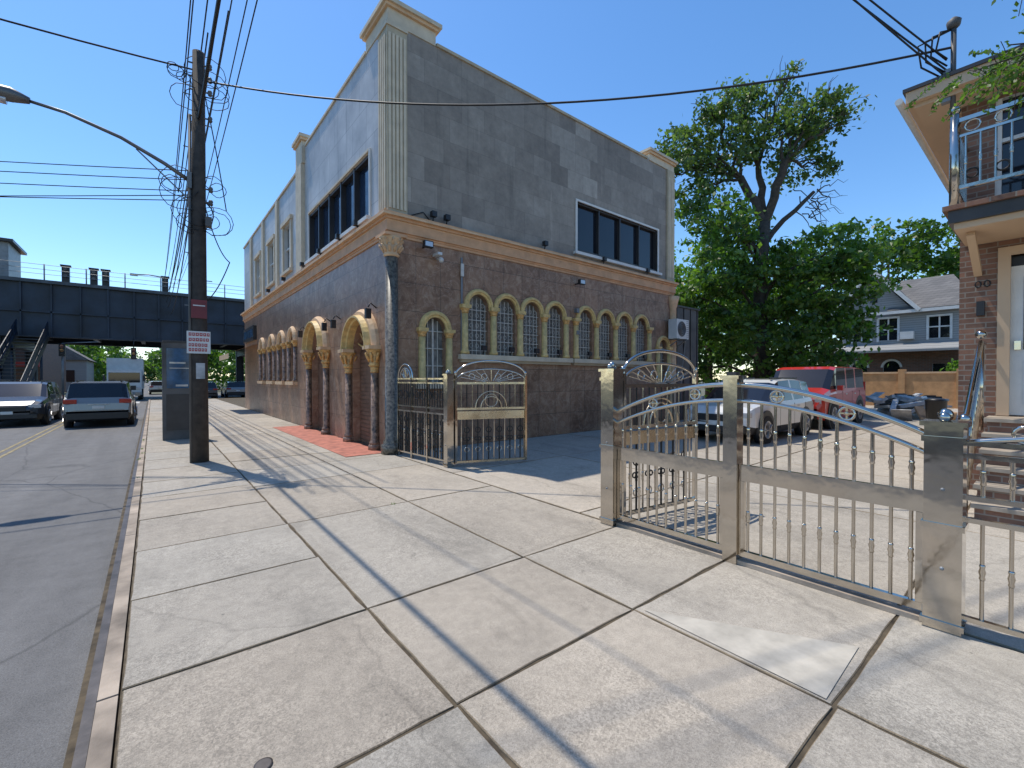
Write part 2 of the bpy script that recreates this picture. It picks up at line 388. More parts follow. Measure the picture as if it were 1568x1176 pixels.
mb=MB(); mb.box(3.05,3.94,9.15,16.3,.003,.008,'redpaint'); mb.build('red_painted_strip',sw)
mb=MB()
mb.rev((.344,2.06,-.003),[(.036,0),(.036,.008),(.028,.010)],'steel_edge',20)
mb.build('water_valve_cover',sw)
mb=MB(); y=-12
while y<44:
    mb.box(-.228,-.148,y+.006,y+2.99,-.19,-.003+random.uniform(-.008,.002),'kerbstone'); y+=3
mb.box(-.275,-.231,-12,44,-.19,-.016,'steel_edge'); mb.box(-.32,-.277,-12,44,-.19,-.11,'bed')
mb.build('kerb')
dw=root('driveway')
mb=MB(); mb.box(3.96,34,-8,44,-.19,-.014,'bed'); mb.build('joint_bed',dw)
cells=[]
for i in range(11):
    for j in range(8):
        x0=3.96+i*2.7; y0=-8+j*2.9
        cells.append((x0,x0+2.7,y0,y0+2.9,random.uniform(.94,1.1)))
slabs('driveway_slabs',cells,'drive',-.002,parent=dw)
mb=MB(); mb.box(-12,-5.75,-30,46,-.19,-.0,'walk'); mb.build('far_sidewalk')

# ================================================================= MAIN BUILDING
bld=root('stone_building')
R=Plane((0,9.06,0),(1,0,0),(0,-1,0)); L=Plane((3.95,0,0),(0,1,0),(-1,0,0))
mb=MB()
g1=[6.27,7.15,8.03,8.91]; g2=[10.20,11.14,12.08,13.02]
hol=[archpoly(c,.30,2.17,3.38) for c in g1+g2]
hol+=[archpoly(5.06,.27,1.5,2.74),archpoly(14.36,.27,1.5,2.74)]
wall(mb,R,rect(3.95,15,-.1,4.72),hol,.16,'marble','marble')
wall(mb,R,rect(3.95,15,5.1,9.2),[rect(9.80,13.98,5.42,6.86)],.14,'upstone','wframe')
doors=[archpoly(10.55,.72,0,2.28),archpoly(14.2,.78,0,2.45)]
wn=[archpoly(c,.36,1.55,2.95) for c in (17.4,19.1,20.9,23.0)]
wall(mb,L,rect(9.06,28.2,-.1,4.72),doors+wn,.22,'marbleL','marbleL')
wall(mb,L,rect(9.06,16.0,5.1,9.2),[rect(10.1,15.2,5.35,6.85)],.14,'upgrey','wframe')
wall(mb,L,rect(16.0,28.2,5.1,8.7),[rect(17.6,18.7,5.7,7.3),rect(20.4,21.5,5.7,7.3),rect(23.4,24.5,5.7,7.3)],.14,'upgrey','wframe')
mb.box(4.1,14.85,9.25,15.9,8.75,8.8,'roof'); mb.box(4.1,14.85,16.1,28.1,8.3,8.35,'roof')
mb.box(14.8,15,9.07,28.2,-.1,9.19,'upgrey'); mb.box(3.96,15,28.0,28.2,-.1,8.69,'upgrey')
mb.box(3.97,14.8,15.9,16.1,8.0,9.19,'upgrey')
mb.box(4.2,14.8,9.3,28,-.05,-.0,'roof'); mb.box(4.25,14.7,9.35,27.9,4.75,4.95,'roof')
mb.build('walls',bld)
mb=MB()
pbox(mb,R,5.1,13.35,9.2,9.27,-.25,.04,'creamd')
pbox(mb,L,10.3,15.6,9.2,9.27,-.25,.04,'cream')
pbox(mb,L,16.5,28.2,8.7,8.78,-.25,.05,'cream')
def wrap(z0,z1,o,mat,ux=5.06,ly=10.26):
    mb.box(3.95-o,ux+o,9.06-o,9.30,z0,z1,mat)
    mb.box(3.95-o,4.19,9.303,ly+o,z0,z1,mat)
wrap(9.2,9.50,.02,'cream'); wrap(9.5,9.57,.08,'tanlight'); wrap(9.57,9.66,.13,'cream'); wrap(9.66,9.72,.05,'cream')
wrap(9.1,9.17,.07,'cream',4.3,9.5)
pbox(mb,R,13.45,15.0,9.2,9.42,-.25,.03,'cream'); pbox(mb,R,13.4,15.05,9.42,9.5,-.3,.09,'tanlight'); pbox(mb,R,13.35,15.1,9.5,9.58,-.33,.14,'cream')
pbox(mb,L,15.7,16.5,8.7,9.42,-.25,.10,'cream'); pbox(mb,L,15.62,16.58,9.42,9.5,-.28,.16,'tanlight'); pbox(mb,L,15.58,16.62,9.5,9.6,-.3,.2,'cream')
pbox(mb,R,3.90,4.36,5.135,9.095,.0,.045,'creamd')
for i in range(5): pbox(mb,R,3.925+i*.086,3.978+i*.086,5.25,8.95,.046,.07,'cream')
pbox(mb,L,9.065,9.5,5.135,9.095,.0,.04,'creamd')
for i in range(4): pbox(mb,L,9.10+i*.1,9.16+i*.1,5.25,8.95,.041,.065,'cream')
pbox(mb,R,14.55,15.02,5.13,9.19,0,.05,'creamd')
for i in range(4): pbox(mb,R,14.6+i*.1,14.66+i*.1,5.3,8.9,.051,.07,'cream')
pbox(mb,L,15.75,16.45,5.13,8.69,0,.12,'cream')
for y in(19.6,22.5,25.6): pbox(mb,L,y,y+.35,5.13,8.69,0,.08,'cream')
prof=[(4.66,.03),(4.72,.05),(4.76,.09),(4.80,.085),(4.97,.085),(5.0,.13),(5.06,.2),(5.1,.2),(5.13,.16)]
for i in range(len(prof)-1):
    z0,o=prof[i]; z1=prof[i+1][0]; m='tan' if i not in(4,6) else 'tanlight'
    mb.box(3.95-o,15.03+o*.3,9.06-o,9.12,z0,z1,m); mb.box(3.95-o,4.05,9.123,28.2,z0,z1,m)
for a in((9.74,9.80,5.36,6.92),(13.98,14.04,5.36,6.92)): pbox(mb,R,a[0],a[1],a[2],a[3],-.1,.04,'wframe')
pbox(mb,R,9.8,13.98,6.86,6.92,-.1,.04,'wframe'); pbox(mb,R,9.66,14.12,5.28,5.36,-.1,.12,'wframe')
pbox(mb,L,9.98,15.3,5.25,5.34,-.1,.14,'wframe')
for a in(10.04,15.2): pbox(mb,L,a,a+.06,5.34,6.92,-.1,.04,'wframe')
pbox(mb,L,10.1,15.2,6.86,6.92,-.1,.05,'cream')
for y in(17.6,20.4,23.4):
    pbox(mb,L,y-.18,y,5.6,7.35,0,.06,'cream'); pbox(mb,L,y+1.1,y+1.28,5.6,7.35,0,.06,'cream'); pbox(mb,L,y-.2,y+1.3,5.5,5.6,0,.12,'cream')
    pbox(mb,L,y-.22,y+1.32,7.35,7.5,0,.10,'cream')
mb.build('cornice_and_pilasters',bld)
mb=MB()
for grp in(g1,g2):
    for c in grp:
        archtrim(mb,R,c,3.38,.30,.43,.07,'gold')
    sp=grp[1]-grp[0]
    us=[grp[0]-sp/2+.02]+[ (grp[i]+grp[i+1])/2 for i in range(3)]+[grp[3]+sp/2-.02]
    for u in us:
        vcol(mb,R,u,2.2,3.30,.085,.03,'gold','goldcap')
        pbox(mb,R,u-.13,u+.13,3.30,3.385,.0,.13,'gold')
    pbox(mb,R,us[0]-.18,us[-1]+.18,2.07,2.19,.0,.15,'cream')
    pbox(mb,R,us[0]-.14,us[-1]+.14,2.0,2.07,.0,.09,'creamd')
for c in(5.06,14.36):
    archtrim(mb,R,c,2.74,.27,.42,.07,'gold')
    for u in(c-.35,c+.35):
        vcol(mb,R,u,1.5,2.67,.085,.03,'gold','goldcap'); pbox(mb,R,u-.12,u+.12,2.67,2.745,0,.13,'gold')
    pbox(mb,R,c-.5,c+.5,1.38,1.5,0,.15,'cream')
for c in (17.4,19.1,20.9,23.0):
    archtrim(mb,L,c,2.95,.36,.54,.10,'tanlight')
    for u in(c-.46,c+.46): vcol(mb,L,u,1.5,2.86,.08,.03,'redmarble','goldcap'); pbox(mb,L,u-.13,u+.13,2.86,2.95,0,.15,'goldcap')
    pbox(mb,L,c-.6,c+.6,1.38,1.5,0,.16,'tanlight')
for c,r,zs in((10.55,.72,2.28),(14.2,.78,2.45)):
    archtrim(mb,L,c,zs+.0,r+.002,r+.26,.13,'tanlight',20)
    archtrim(mb,L,c,zs,r+.0,r+.12,.24,'gold',20)
    for sgn in(-1,1):
        u=c+sgn*(r+.13)
        vcol(mb,L,u,0.12,zs-.42,.09,.07,'redmarble','goldcap',1.2)
        mb.rev(L.p(u,0,.07),[(.15,0),(.15,.1),(.12,.13)],'redmarble',12)
        mb.rev(L.p(u,0,.07),[(.095,zs-.42),(.14,zs-.38),(.115,zs-.34),(.14,zs-.2),(.13,zs-.19),(.18,zs-.06),(.21,zs-.02)],'goldcap',14)
        for k in range(8):
            a=2*PI*k/8; q=L.p(u,zs-.3,.07)+V((math.cos(a)*.12,math.sin(a)*.12,0)); e=L.p(u,zs-.1,.07)+V((math.cos(a)*.21,math.sin(a)*.21,0))
            mb.tube([q,(q+e)/2+V((math.cos(a)*.02,math.sin(a)*.02,.05)),e],[.026,.034,.018],'goldcap',6)
        pbox(mb,L,u-.2,u+.2,zs-.02,zs+.06,0,.28,'tanlight')
for c in((3.99,9.03),):
    mb.rev((c[0],c[1],0),[(.23,0),(.23,.18),(.18,.22),(.19,.26),(.145,.32),(.135,4.2)],'greenmarble',18)
    mb.rev((c[0],c[1],0),[(.14,4.2),(.18,4.24),(.145,4.27),(.19,4.42),(.17,4.43),(.23,4.55),(.27,4.60)],'tanlight',18)
    for rr in(4.30,4.42):
        for k in range(10):
            a=2*PI*k/10+rr*3; d=V((math.cos(a),math.sin(a),0)); q=V((c[0],c[1],rr))
            mb.tube([q+d*.15,q+d*.20+V((0,0,.08)),q+d*.26+V((0,0,.12)),q+d*.25+V((0,0,.08))],[.03,.035,.025,.01],'tanlight',6)
    mb.box(c[0]-.25,c[0]+.25,c[1]-.25,c[1]+.25,4.6,4.66,'tan')
mb.rev((14.95,9.03,0),[(.24,0),(.24,.2),(.14,.3),(.13,4.2),(.15,4.24),(.2,4.45),(.24,4.62)],'tanlight',14)
mb.build('arches_and_columns',bld)
mb=MB()
for c in g1+g2:
    mb.poly([R.p(a,b,-.155) for a,b in archpoly(c,.3,2.17,3.38)],'curtain')
    for k in range(5): pbox(mb,R,c-.26+k*.13-.007,c-.26+k*.13+.007,2.18,3.6 if k in(1,2,3) else 3.45,-.1,-.085,'lace')
    for z in(2.3,2.55,2.8,3.05,3.3): pbox(mb,R,c-.295,c+.295,z-.008,z+.008,-.084,-.07,'lace')
    for z in(2.42,2.67,2.92,3.17,3.42):
        for uu in(-.17,0,.17): mb.tube([R.p(c+uu+.05*math.cos(t),z+.05*math.sin(t),-.07) for t in np.linspace(0,2*PI,9)],.006,'lace',4,False)
    pbox(mb,R,c-.30,c+.30,2.17,2.2,-.15,-.02,'cream')
    mb.tube([R.p(c+.1,2.2,.05),R.p(c+.1,2.34,.1)],.012,'black',5); pbox(mb,R,c+.03,c+.17,2.3,2.42,.06,.13,'black')
for c in(5.06,14.36):
    mb.poly([R.p(a,b,-.155) for a,b in archpoly(c,.27,1.5,2.74)],'curtain')
    pbox(mb,R,c-.02,c+.02,1.5,3.0,-.15,-.11,'lace')
    for z in(1.9,2.3,2.7): pbox(mb,R,c-.27,c+.27,z-.01,z+.01,-.15,-.105,'lace')
    for u in(-.13,.13): pbox(mb,R,c+u-.008,c+u+.008,1.5,2.95,-.15,-.12,'lace')
pbox(mb,R,9.8,13.98,5.42,6.86,-.145,-.13,'glass')
for i in range(1,4): u=9.8+i*4.18/4; pbox(mb,R,u-.025,u+.025,5.42,6.86,-.129,-.02,'bronze')
for z in(5.42,6.81): pbox(mb,R,9.8,13.98,z,z+.05,-.129,-.03,'bronze')
pbox(mb,R,9.8,9.85,5.47,6.81,-.129,-.03,'bronze'); pbox(mb,R,13.93,13.98,5.47,6.81,-.129,-.03,'bronze')
pbox(mb,L,10.1,15.2,5.35,6.85,-.145,-.13,'bglass')
for i in range(6): u=10.1+i*5.04/5; pbox(mb,L,u,u+.06,5.35,6.85,-.129,.01,'bronze')
pbox(mb,L,10.16,15.14,6.78,6.85,-.129,-.01,'bronze')
for y in(17.6,20.4,23.4): pbox(mb,L,y,y+1.1,5.7,7.3,-.14,-.12,'glass'); pbox(mb,L,y+.52,y+.58,5.7,7.3,-.119,-.05,'wframe'); pbox(mb,L,y,y+1.1,6.47,6.53,-.117,-.06,'wframe')
for c in(17.4,19.1,20.9,23.0):
    mb.poly([L.p(a,b,-.2) for a,b in archpoly(c,.36,1.55,2.95)],'glass'); pbox(mb,L,c-.02,c+.02,1.55,3.3,-.19,-.12,'gold')
for c,r,zs in((10.55,.72,2.28),(14.2,.78,2.45)):
    z=0
    while z<zs-.05:
        pbox(mb,L,c-r,c+r,z,z+.075,-.2,-.17,'shutter'); pbox(mb,L,c-r,c+r,z+.075,z+.1,-.2,-.185,'shutter'); z+=.1
    mb.poly([L.p(a,b,-.205) for a,b in archpoly(c,r,0,zs)],'shutter')
    for k in range(-3,4): mb.beam(L.p(c,zs,-.12),L.p(c+r*math.sin(k*.42),zs+r*math.cos(k*.42)*.97,-.12),.03,.03,'gold')
mb.build('windows_and_shutters',bld)
mb=MB()
def flood(pl,u,z,n=.15):
    pbox(mb,pl,u-.11,u+.11,z,z+.14,n+.1,n+.2,'black'); pbox(mb,pl,u-.09,u+.09,z+.02,z+.12,n+.2,n+.205,'lens'); mb.tube([pl.p(u,z+.05,n-.15),pl.p(u,z+.05,n+.12)],.02,'black',6)
flood(R,4.75,4.5,.1); flood(R,9.75,4.35,.1)
for u in(4.95,5.3,8.4,10.9,13.2): 
    mb.tube([R.p(u,5.13,.1),R.p(u,5.28,.14)],.015,'black',6); pbox(mb,R,u-.06,u+.06,5.25,5.37,.08,.2,'black')
for u in(10.6,11.9,13.6,15.5,18.2,21): 
    mb.tube([L.p(u,5.13,.1),L.p(u,5.28,.14)],.015,'black',6); pbox(mb,L,u-.06,u+.06,5.25,5.37,.08,.22,'black')
mb.tube([R.p(5.12,4.35,0),R.p(5.12,4.35,.16)],.03,'white',8); mb.ball(R.p(5.12,4.3,.18),.06,'white'); pbox(mb,R,4.98,5.08,4.38,4.44,.04,.3,'white')
pbox(mb,R,5.75,5.79,2.2,4.5,.0,.03,'grey'); pbox(mb,R,5.73,5.81,4.05,4.35,.03,.06,'lace')
for y in(9.75,12.2,13.0,15.6):
    mb.tube([L.p(y,3.2,0),L.p(y,3.3,.14),L.p(y,3.2,.2)],.015,'black',6); pbox(mb,L,y-.05,y+.05,2.95,3.17,.14,.26,'black')
for u,z in((9.75,3.55),(9.75,2.9)): pbox(mb,R,u-.05,u+.05,z,z+.12,0,.12,'grey')
mb.tube([R.p(4.45,5.2,.03),R.p(4.75,5.34,.03),R.p(4.9,5.2,.03)],.012,'wire',5)
mb.add([L.p(24.3,3.3,0),L.p(28,3.3,0),L.p(28,2.8,1.2),L.p(24.3,2.8,1.2),L.p(24.3,2.55,1.2),L.p(28,2.55,1.2)],[(0,1,2,3),(3,2,5,4)],'tanlight')
pbox(mb,L,24.6,27.6,3.5,4.2,.0,.15,'black')
for k in range(7): pbox(mb,L,24.75+k*.4,24.98+k*.4,3.65,4.05,.15,.16,'screen')
mb.build('lights_and_cameras',bld)
mb=MB(); mb.box(14.55,15.35,8.62,8.95,3.05,3.75,'white')
pl=Plane((0,8.62,0),(1,0,0),(0,-1,0))
for r in(.08,.14,.2,.26): mb.tube([pl.p(14.88+r*math.cos(t),3.4+r*math.sin(t),.012) for t in np.linspace(0,2*PI,17)],.008,'grey',4,False)
mb.add([pl.p(14.88+.28*math.cos(t),3.4+.28*math.sin(t),.003) for t in np.linspace(0,2*PI,18)[:-1]],[tuple(range(17))],'dkgrey')
for z in np.linspace(3.12,3.68,9): pbox(mb,pl,15.2,15.32,z,z+.02,0,.008,'grey')
for x in(14.7,15.2): mb.beam((x,9.06,3.03),(x,8.6,3.03),.04,.04,'grey'); mb.beam((x,9.06,2.75),(x,8.62,3.02),.03,.03,'grey')
mb.tube([(15.36,8.8,3.2),(15.42,8.8,3.0),(15.42,8.95,1.5),(15.42,8.98,.3)],.025,'grey',6)
mb.build('air_conditioner')
mb=MB(); mb.box(15.05,17.2,9.25,14,-.1,4.35,'dkgrey')
for i in range(5): mb.box(15.08+i*.5,15.11+i*.5,9.22,9.25,0,4.35,'bronze')
mb.box(15.03,17.25,9.2,14.05,4.35,4.42,'bronze'); mb.build('metal_shed')

# ================================================================= GATES
class Panel:
    def __init__(s,a,b): 
        s.a=V((a[0],a[1],0)); d=V((b[0]-a[0],b[1]-a[1],0)); s.L=d.length; s.d=d.normalized(); s.n=V((s.d.y,-s.d.x,0))
    def p(s,t,z,n=0): return s.a+s.d*t+V((0,0,z))+s.n*n
def knobbar(mb,P,t,z0,z1,mat='chrome',r=.011,knob=True):
    mb.tube([P.p(t,z0),P.p(t,z1)],r,mat,7,False)
    if knob:
        zc=z0+(z1-z0)*.5
        mb.rev(P.p(t,zc),[(r,-.05),(r*1.4,-.04),(r*1.1,-.025),(r*1.6,0),(r*1.1,.025),(r*1.4,.04),(r,.05)],mat,8)
def ringp(mb,P,t,z,R_,r,mat,n=16,a0=0,a1=2*PI,off=0):
    mb.tube([P.p(t+R_*math.cos(x),z+R_*math.sin(x),off) for x in np.linspace(a0,a1,n+1)],r,mat,6,False)
def post(mb,x,y,w,h,mat='chrome',cap=True):
    mb.box(x-w/2,x+w/2,y-w/2,y+w/2,0,h,mat)
    for z in(.03,h*.5,h-.1): mb.box(x-w/2-.012,x+w/2+.012,y-w/2-.012,y+w/2+.012,z,z+.035,mat)
    for z in(.4,.9): mb.ball((x-w/2,y,z),.012,'grey')
    if cap:
        mb.box(x-w/2-.02,x+w/2+.02,y-w/2-.02,y+w/2+.02,h,h+.03,mat)
        mb.ball((x-w*.22,y,h+.055),.032,mat); mb.ball((x+w*.22,y,h+.055),.032,mat); mb.ball((x,y,h+.07),.04,mat)
def leaf_gate(name,a,b,frame='brass'):
    mb=MB(); P=Panel(a,b); Ln=P.L
    t0=.06;t1=Ln-.02
    for t in(t0,t1): mb.beam(P.p(t,.05),P.p(t,1.66),.05,.045,frame if t==t1 else 'chrome')
    for z in(.08,1.05,1.52): mb.beam(P.p(t0,z),P.p(t1,z),.04,.04,frame)
    mb.beam(P.p(t0+.025,.93),P.p(t1-.025,.93),.02,.15,'brass')
    n=int((t1-t0)/.1)
    for i in range(1,n):
        t=t0+(t1-t0)*i/n
        knobbar(mb,P,t,.1,.86,'chrome' if i%2 else 'ironblk',.012)
        if i%2==0:
            ringp(mb,P,t,.66,.05,.009,'ironblk',10); ringp(mb,P,t,.3,.045,.009,'chrome',10)
            ringp(mb,P,t-.03,.5,.03,.009,'ironblk',8); ringp(mb,P,t+.03,.5,.03,.009,'ironblk',8)
        mb.tube([P.p(t,1.07),P.p(t,1.5)],.010,'chrome' if i%2 else 'ironblk',6,False)
    c=(t0+t1)/2
    for R_ in(.2,.3): ringp(mb,P,c,1.07,R_,.011,'brass',14,0,PI)
    ringp(mb,P,c,1.2,.12,.01,'brass',14)
    w=(t1-t0)/2
    arc=lambda base,h:[P.p(c+w*math.cos(x),base+h*math.sin(x)) for x in np.linspace(0,PI,25)]
    mb.tube(arc(1.66,.27),.02,'chrome',8,False); mb.tube(arc(1.56,.22),.014,'chrome',8,False)
    for i in range(1,12):
        x=PI*i/12; mb.tube([P.p(c+w*.2*math.cos(x),1.54+.02*math.sin(x)),P.p(c+w*.9*math.cos(x),1.58+.2*math.sin(x))],.008,'chrome',5,False)
    for k in(-.55,-.2,.2,.55): ringp(mb,P,c+w*k,1.62+.02,.055,.009,'chrome',12)
    for t in(t0,t1): mb.ball(P.p(t,1.71),.035,'chrome')
    return mb.build(name)
mb=MB(); post(mb,4.17,6.98,.13,1.66); P=Panel((4.0,8.75),(4.15,7.06)); Ln=P.L
for z in(.1,.95,1.05,1.52,1.6): mb.beam(P.p(0,z),P.p(Ln,z),.03,.03,'chrome')
for t in(0.02,Ln*.33,Ln*.66): mb.beam(P.p(t,0),P.p(t,1.62),.05,.05,'chrome')
for i in range(1,20):
    t=Ln*i/20; knobbar(mb,P,t,.1,.95,'ironblk' if i%3 else 'chrome',.013); mb.tube([P.p(t,1.05),P.p(t,1.52)],.010,'ironblk',5,False)
for i in range(8):
    t=Ln*(i+.5)/8; ringp(mb,P,t,.55,.08,.013,'ironblk',12); ringp(mb,P,t,.3,.07,.012,'ironblk',12); ringp(mb,P,t,1.28,.08,.01,'ironblk',12); ringp(mb,P,t,.78,.06,.01,'ironblk',12)
ringp(mb,P,.3,1.62,.28,.018,'chrome',16,0,PI); ringp(mb,P,.3,1.62,.2,.014,'chrome',16,0,PI); ringp(mb,P,.3,1.7,.09,.012,'chrome',14)
for i in range(1,6): x=PI*i/6; mb.tube([P.p(.3+.05*math.cos(x),1.64),P.p(.3+.2*math.cos(x),1.62+.2*math.sin(x))],.008,'chrome',5,False)
mb.build('metal_fence')
leaf_gate('driveway_gate',(4.22,6.93),(5.55,6.42))
leaf_gate('driveway_gate',(4.03,3.08),(5.35,2.90),'chrome')
mb=MB()
post(mb,3.95,3.12,.17,1.68); 
mb.box(3.89,4.01,1.74,1.86,0,1.6,'chrome'); mb.box(3.87,4.03,1.72,1.88,1.6,1.63,'chrome'); mb.box(3.91,3.99,1.76,1.84,1.63,1.66,'bronze')
post(mb,3.96,.46,.18,1.3)
def zc(y): 
    x=(y-1.8)/1.33; return math.cos(min(1,abs(x))*PI/2)**.85
ysr=np.linspace(3.04,.55,41)
mb.tube([(3.95,y,1.19+.36*zc(y)) for y in ysr],.022,'chrome',10,False)
mb.tube([(3.95,y,1.07+.34*zc(y)) for y in ysr],.018,'chrome',10,False)
for y in(2.6,2.15,1.45,.98):
    z=1.13+.35*zc(y)
    mb.tube([(3.95,y+.048*math.cos(t),z+.048*math.sin(t)) for t in np.linspace(0,2*PI,13)],.01,'chrome',6,False)
    mb.beam((3.95,y-.04,z),(3.95,y+.04,z),.012,.012,'brass'); mb.beam((3.95,y,z-.04),(3.95,y,z+.04),.012,.012,'brass'); mb.ball((3.95,y,z),.018,'brass')
for y0,y1 in((1.87,3.03),(.56,1.73)):
    mb.box(3.935,3.965,y0,y1,.72,.86,'chrome'); mb.box(3.93,3.97,y0,y1,.07,.12,'chrome')
    mb.box(3.93,3.97,y0,y0+.035,.121,.719,'chrome'); mb.box(3.93,3.97,y1-.035,y1,.121,.719,'chrome')
    n=11
    for i in range(n):
        y=y0+.06+(y1-y0-.12)*i/(n-1); PP=Panel((3.95,y),(3.95,y-1))
        knobbar(mb,PP,0,.12,.72,r=.012); knobbar(mb,PP,0,.86,1.07+.34*zc(y),r=.012)
mb.box(3.91,3.99,.55,3.03,0.0,.035,'kerbstone')
P=Panel((3.95,.37),(3.95,-1.6))
for z in(.1,.72,.86,1.12,1.2): mb.beam(P.p(0,z),P.p(P.L,z),.035,.03,'chrome')
for i in range(16): knobbar(mb,P,.08+i*.12,.1,.72); knobbar(mb,P,.08+i*.12,.86,1.12)
mb.tube([P.p(t,1.2+.12*math.sin(t*PI/1.9)) for t in np.linspace(0,1.9,15)],.018,'chrome',8,False)
for t in(.25,.6,1.0): ringp(mb,P,t,1.27,.05,.01,'chrome',12)
mb.build('steel_fence')

# ================================================================= RIGHT HOUSE
h=root('brick_house')
F=Plane((9.2,0,0),(0,1,0),(-1,0,0))
mb=MB()
wall(mb,F,rect(-8,.94,-.1,3.55),[rect(-.72,.52,1.09,3.3),rect(-4.5,-2.2,1.9,3.2)],.12,'brick','soffit')
wall(mb,F,rect(-8,.94,3.55,5.65),[rect(-1.6,.60,3.82,5.5)],.12,'brick','wframe')
mb.box(9.21,20,.80,.94,-.1,5.65,'brick'); mb.box(19.8,20,-8,.8,-.1,5.65,'brick'); mb.box(9.21,19.8,-8,-7.86,-.1,5.65,'brick')
mb.build('walls',h)
mb=MB()
pbox(mb,F,-.72,.52,1.09,3.3,-.12,-.10,'black'); pbox(mb,F,-.45,.44,1.1,3.15,-.1,-.04,'wframe')
pbox(mb,F,-.33,.32,2.0,3.0,-.04,-.03,'glass'); pbox(mb,F,-.33,.32,1.25,1.85,-.04,-.03,'white'); pbox(mb,F,.34,.40,2.0,2.12,-.04,.0,'chrome')
pbox(mb,F,.44,.56,1.09,3.3,-.1,.03,'soffit'); pbox(mb,F,-.84,.56,3.3,3.42,-.1,.03,'soffit')
pbox(mb,F,-4.5,-2.2,1.9,3.2,-.12,-.1,'glass')
pbox(mb,F,-1.6,.60,3.82,5.5,-.12,-.1,'glass')
for y in(-1.6,-.55,.54): pbox(mb,F,y,y+.06,3.82,5.5,-.1,-.03,'wframe')
pbox(mb,F,-1.6,.6,4.9,4.95,-.099,-.04,'wframe')
for k in(0,1): mb.tube([F.p(.75-k*.09+.03*math.cos(t),2.95+.045*math.sin(t),.01) for t in np.linspace(0,2*PI,9)],.008,'black',5,False)
pbox(mb,F,.68,.76,2.5,2.7,0,.08,'black')
mb.build('door_and_windows',h)
mb=MB()
mb.box(8.0,9.19,-6,.93,3.60,3.76,'bronze'); mb.box(7.95,9.19,-6,.98,3.76,3.82,'brick'); mb.box(8.05,9.19,-6,.88,3.52,3.6,'soffit')
for i in range(2): mb.beam((9.19,.75-i*3,3.1),(8.3,.75-i*3,3.5),.08,.08,'soffit')
mb.build('balcony_slab',h)
mb=MB(); P=Panel((8.05,.88),(8.05,-5.8))
mb.beam(P.p(0,4.9),P.p(P.L,4.9),.05,.05,'chrome'); mb.beam(P.p(0,4.05),P.p(P.L,4.05),.04,.04,'chrome'); mb.beam(P.p(0,4.7),P.p(P.L,4.7),.03,.03,'chrome')
for i in range(45): knobbar(mb,P,.13*i+.1,4.05,4.7,'chrome',.014)
for i in range(22): ringp(mb,P,.26*i+.16,4.8,.07,.012,'chrome',10); ringp(mb,P,.26*i+.16,4.2,.06,.012,'ironblk',10)
mb.tube([P.p(0,3.82),P.p(0,4.98)],.05,'chrome',10); mb.ball(P.p(0,5.04),.06,'chrome')
P2=Panel((8.05,.88),(9.2,.88))
mb.beam(P2.p(0,4.9),P2.p(1.15,4.9),.05,.05,'chrome'); mb.beam(P2.p(0,4.05),P2.p(1.15,4.05),.04,.04,'chrome')
for i in range(9): knobbar(mb,P2,.12*i+.1,4.05,4.9,'chrome',.014)
mb.build('balcony_railing',h)
mb=MB()
mb.box(8.7,20.4,-8.5,1.38,5.56,5.62,'soffit'); mb.box(8.6,20.5,-8.6,1.46,5.62,5.78,'soffit'); mb.box(8.57,20.53,-8.63,1.49,5.78,5.83,'bronze')
mb.add([(8.6,-8.6,5.83),(8.6,1.46,5.83),(20.5,1.46,5.83),(20.5,-8.6,5.83),(11.5,-5.5,6.3),(11.5,-1.6,6.3),(17.5,-1.6,6.3),(17.5,-5.5,6.3)],[(0,1,5,4),(1,2,6,5),(2,3,7,6),(3,0,4,7),(4,5,6,7)],'shingle')
mb.tube([(8.62,1.54,5.7),(20,1.54,5.7)],.05,'white',8)
mb.build('roof',h)
mb=MB()
for i in range(6):
    x=7.25+i*.26
    mb.box(x,9.19,-2.2,.6,-.1 if i==0 else i*.18+.001,(i+1)*.18-.045,'brick')
    mb.box(x-.03,x+.27 if i<5 else 9.19,-2.23,.63,(i+1)*.18-.045,(i+1)*.18+.0,'stonestep')
mb.build('front_steps',h)
mb=MB()
mb.tube([(7.2,.68,0),(7.2,.68,1.05)],.035,'chrome',8); mb.tube([(8.75,.68,0.9),(8.75,.68,2.05)],.035,'chrome',8)
mb.tube([(7.0,.68,.95),(7.2,.68,1.08),(8.75,.68,2.1),(9.15,.68,2.1)],.03,'chrome',8); mb.ball((7.2,.68,1.14),.06,'chrome'); mb.ball((8.75,.68,2.2),.06,'chrome')
for i in range(11): x=7.35+i*.13; zz=(x-7.2)*.658; mb.tube([(x,.68,zz),(x,.68,1.05+zz)],.012,'chrome',6)
mb.build('step_handrail',h)
mb=MB()
mb.tube([(8.75,.98,5.4),(8.75,.98,6.5)],.03,'dkgrey',8); mb.rev((8.75,.98,6.5),[(.04,0),(.07,.03),(.08,.1),(.03,.15)],'dkgrey',10)
for z in(5.5,5.9): mb.box(8.7,8.8,1.0,1.1,z,z+.05,'grey')
for k in range(4): mb.tube([(8.75,1.0,6.5),(8.6-.05*k,1.1+.07*k,6.45-.05*k),(8.58,1.14+.05*k,6.2-.05*k),(8.72,1.04,6.1-.1*k)],.012,'wire',5)
mb.build('service_mast',h)
mb=MB()
mb.box(8.25,8.9,-.5,.2,3.83,4.15,'white'); mb.box(8.3,8.8,-1.6,-.9,3.83,4.3,'tarmat'); mb.build('balcony_boxes',h,.03)

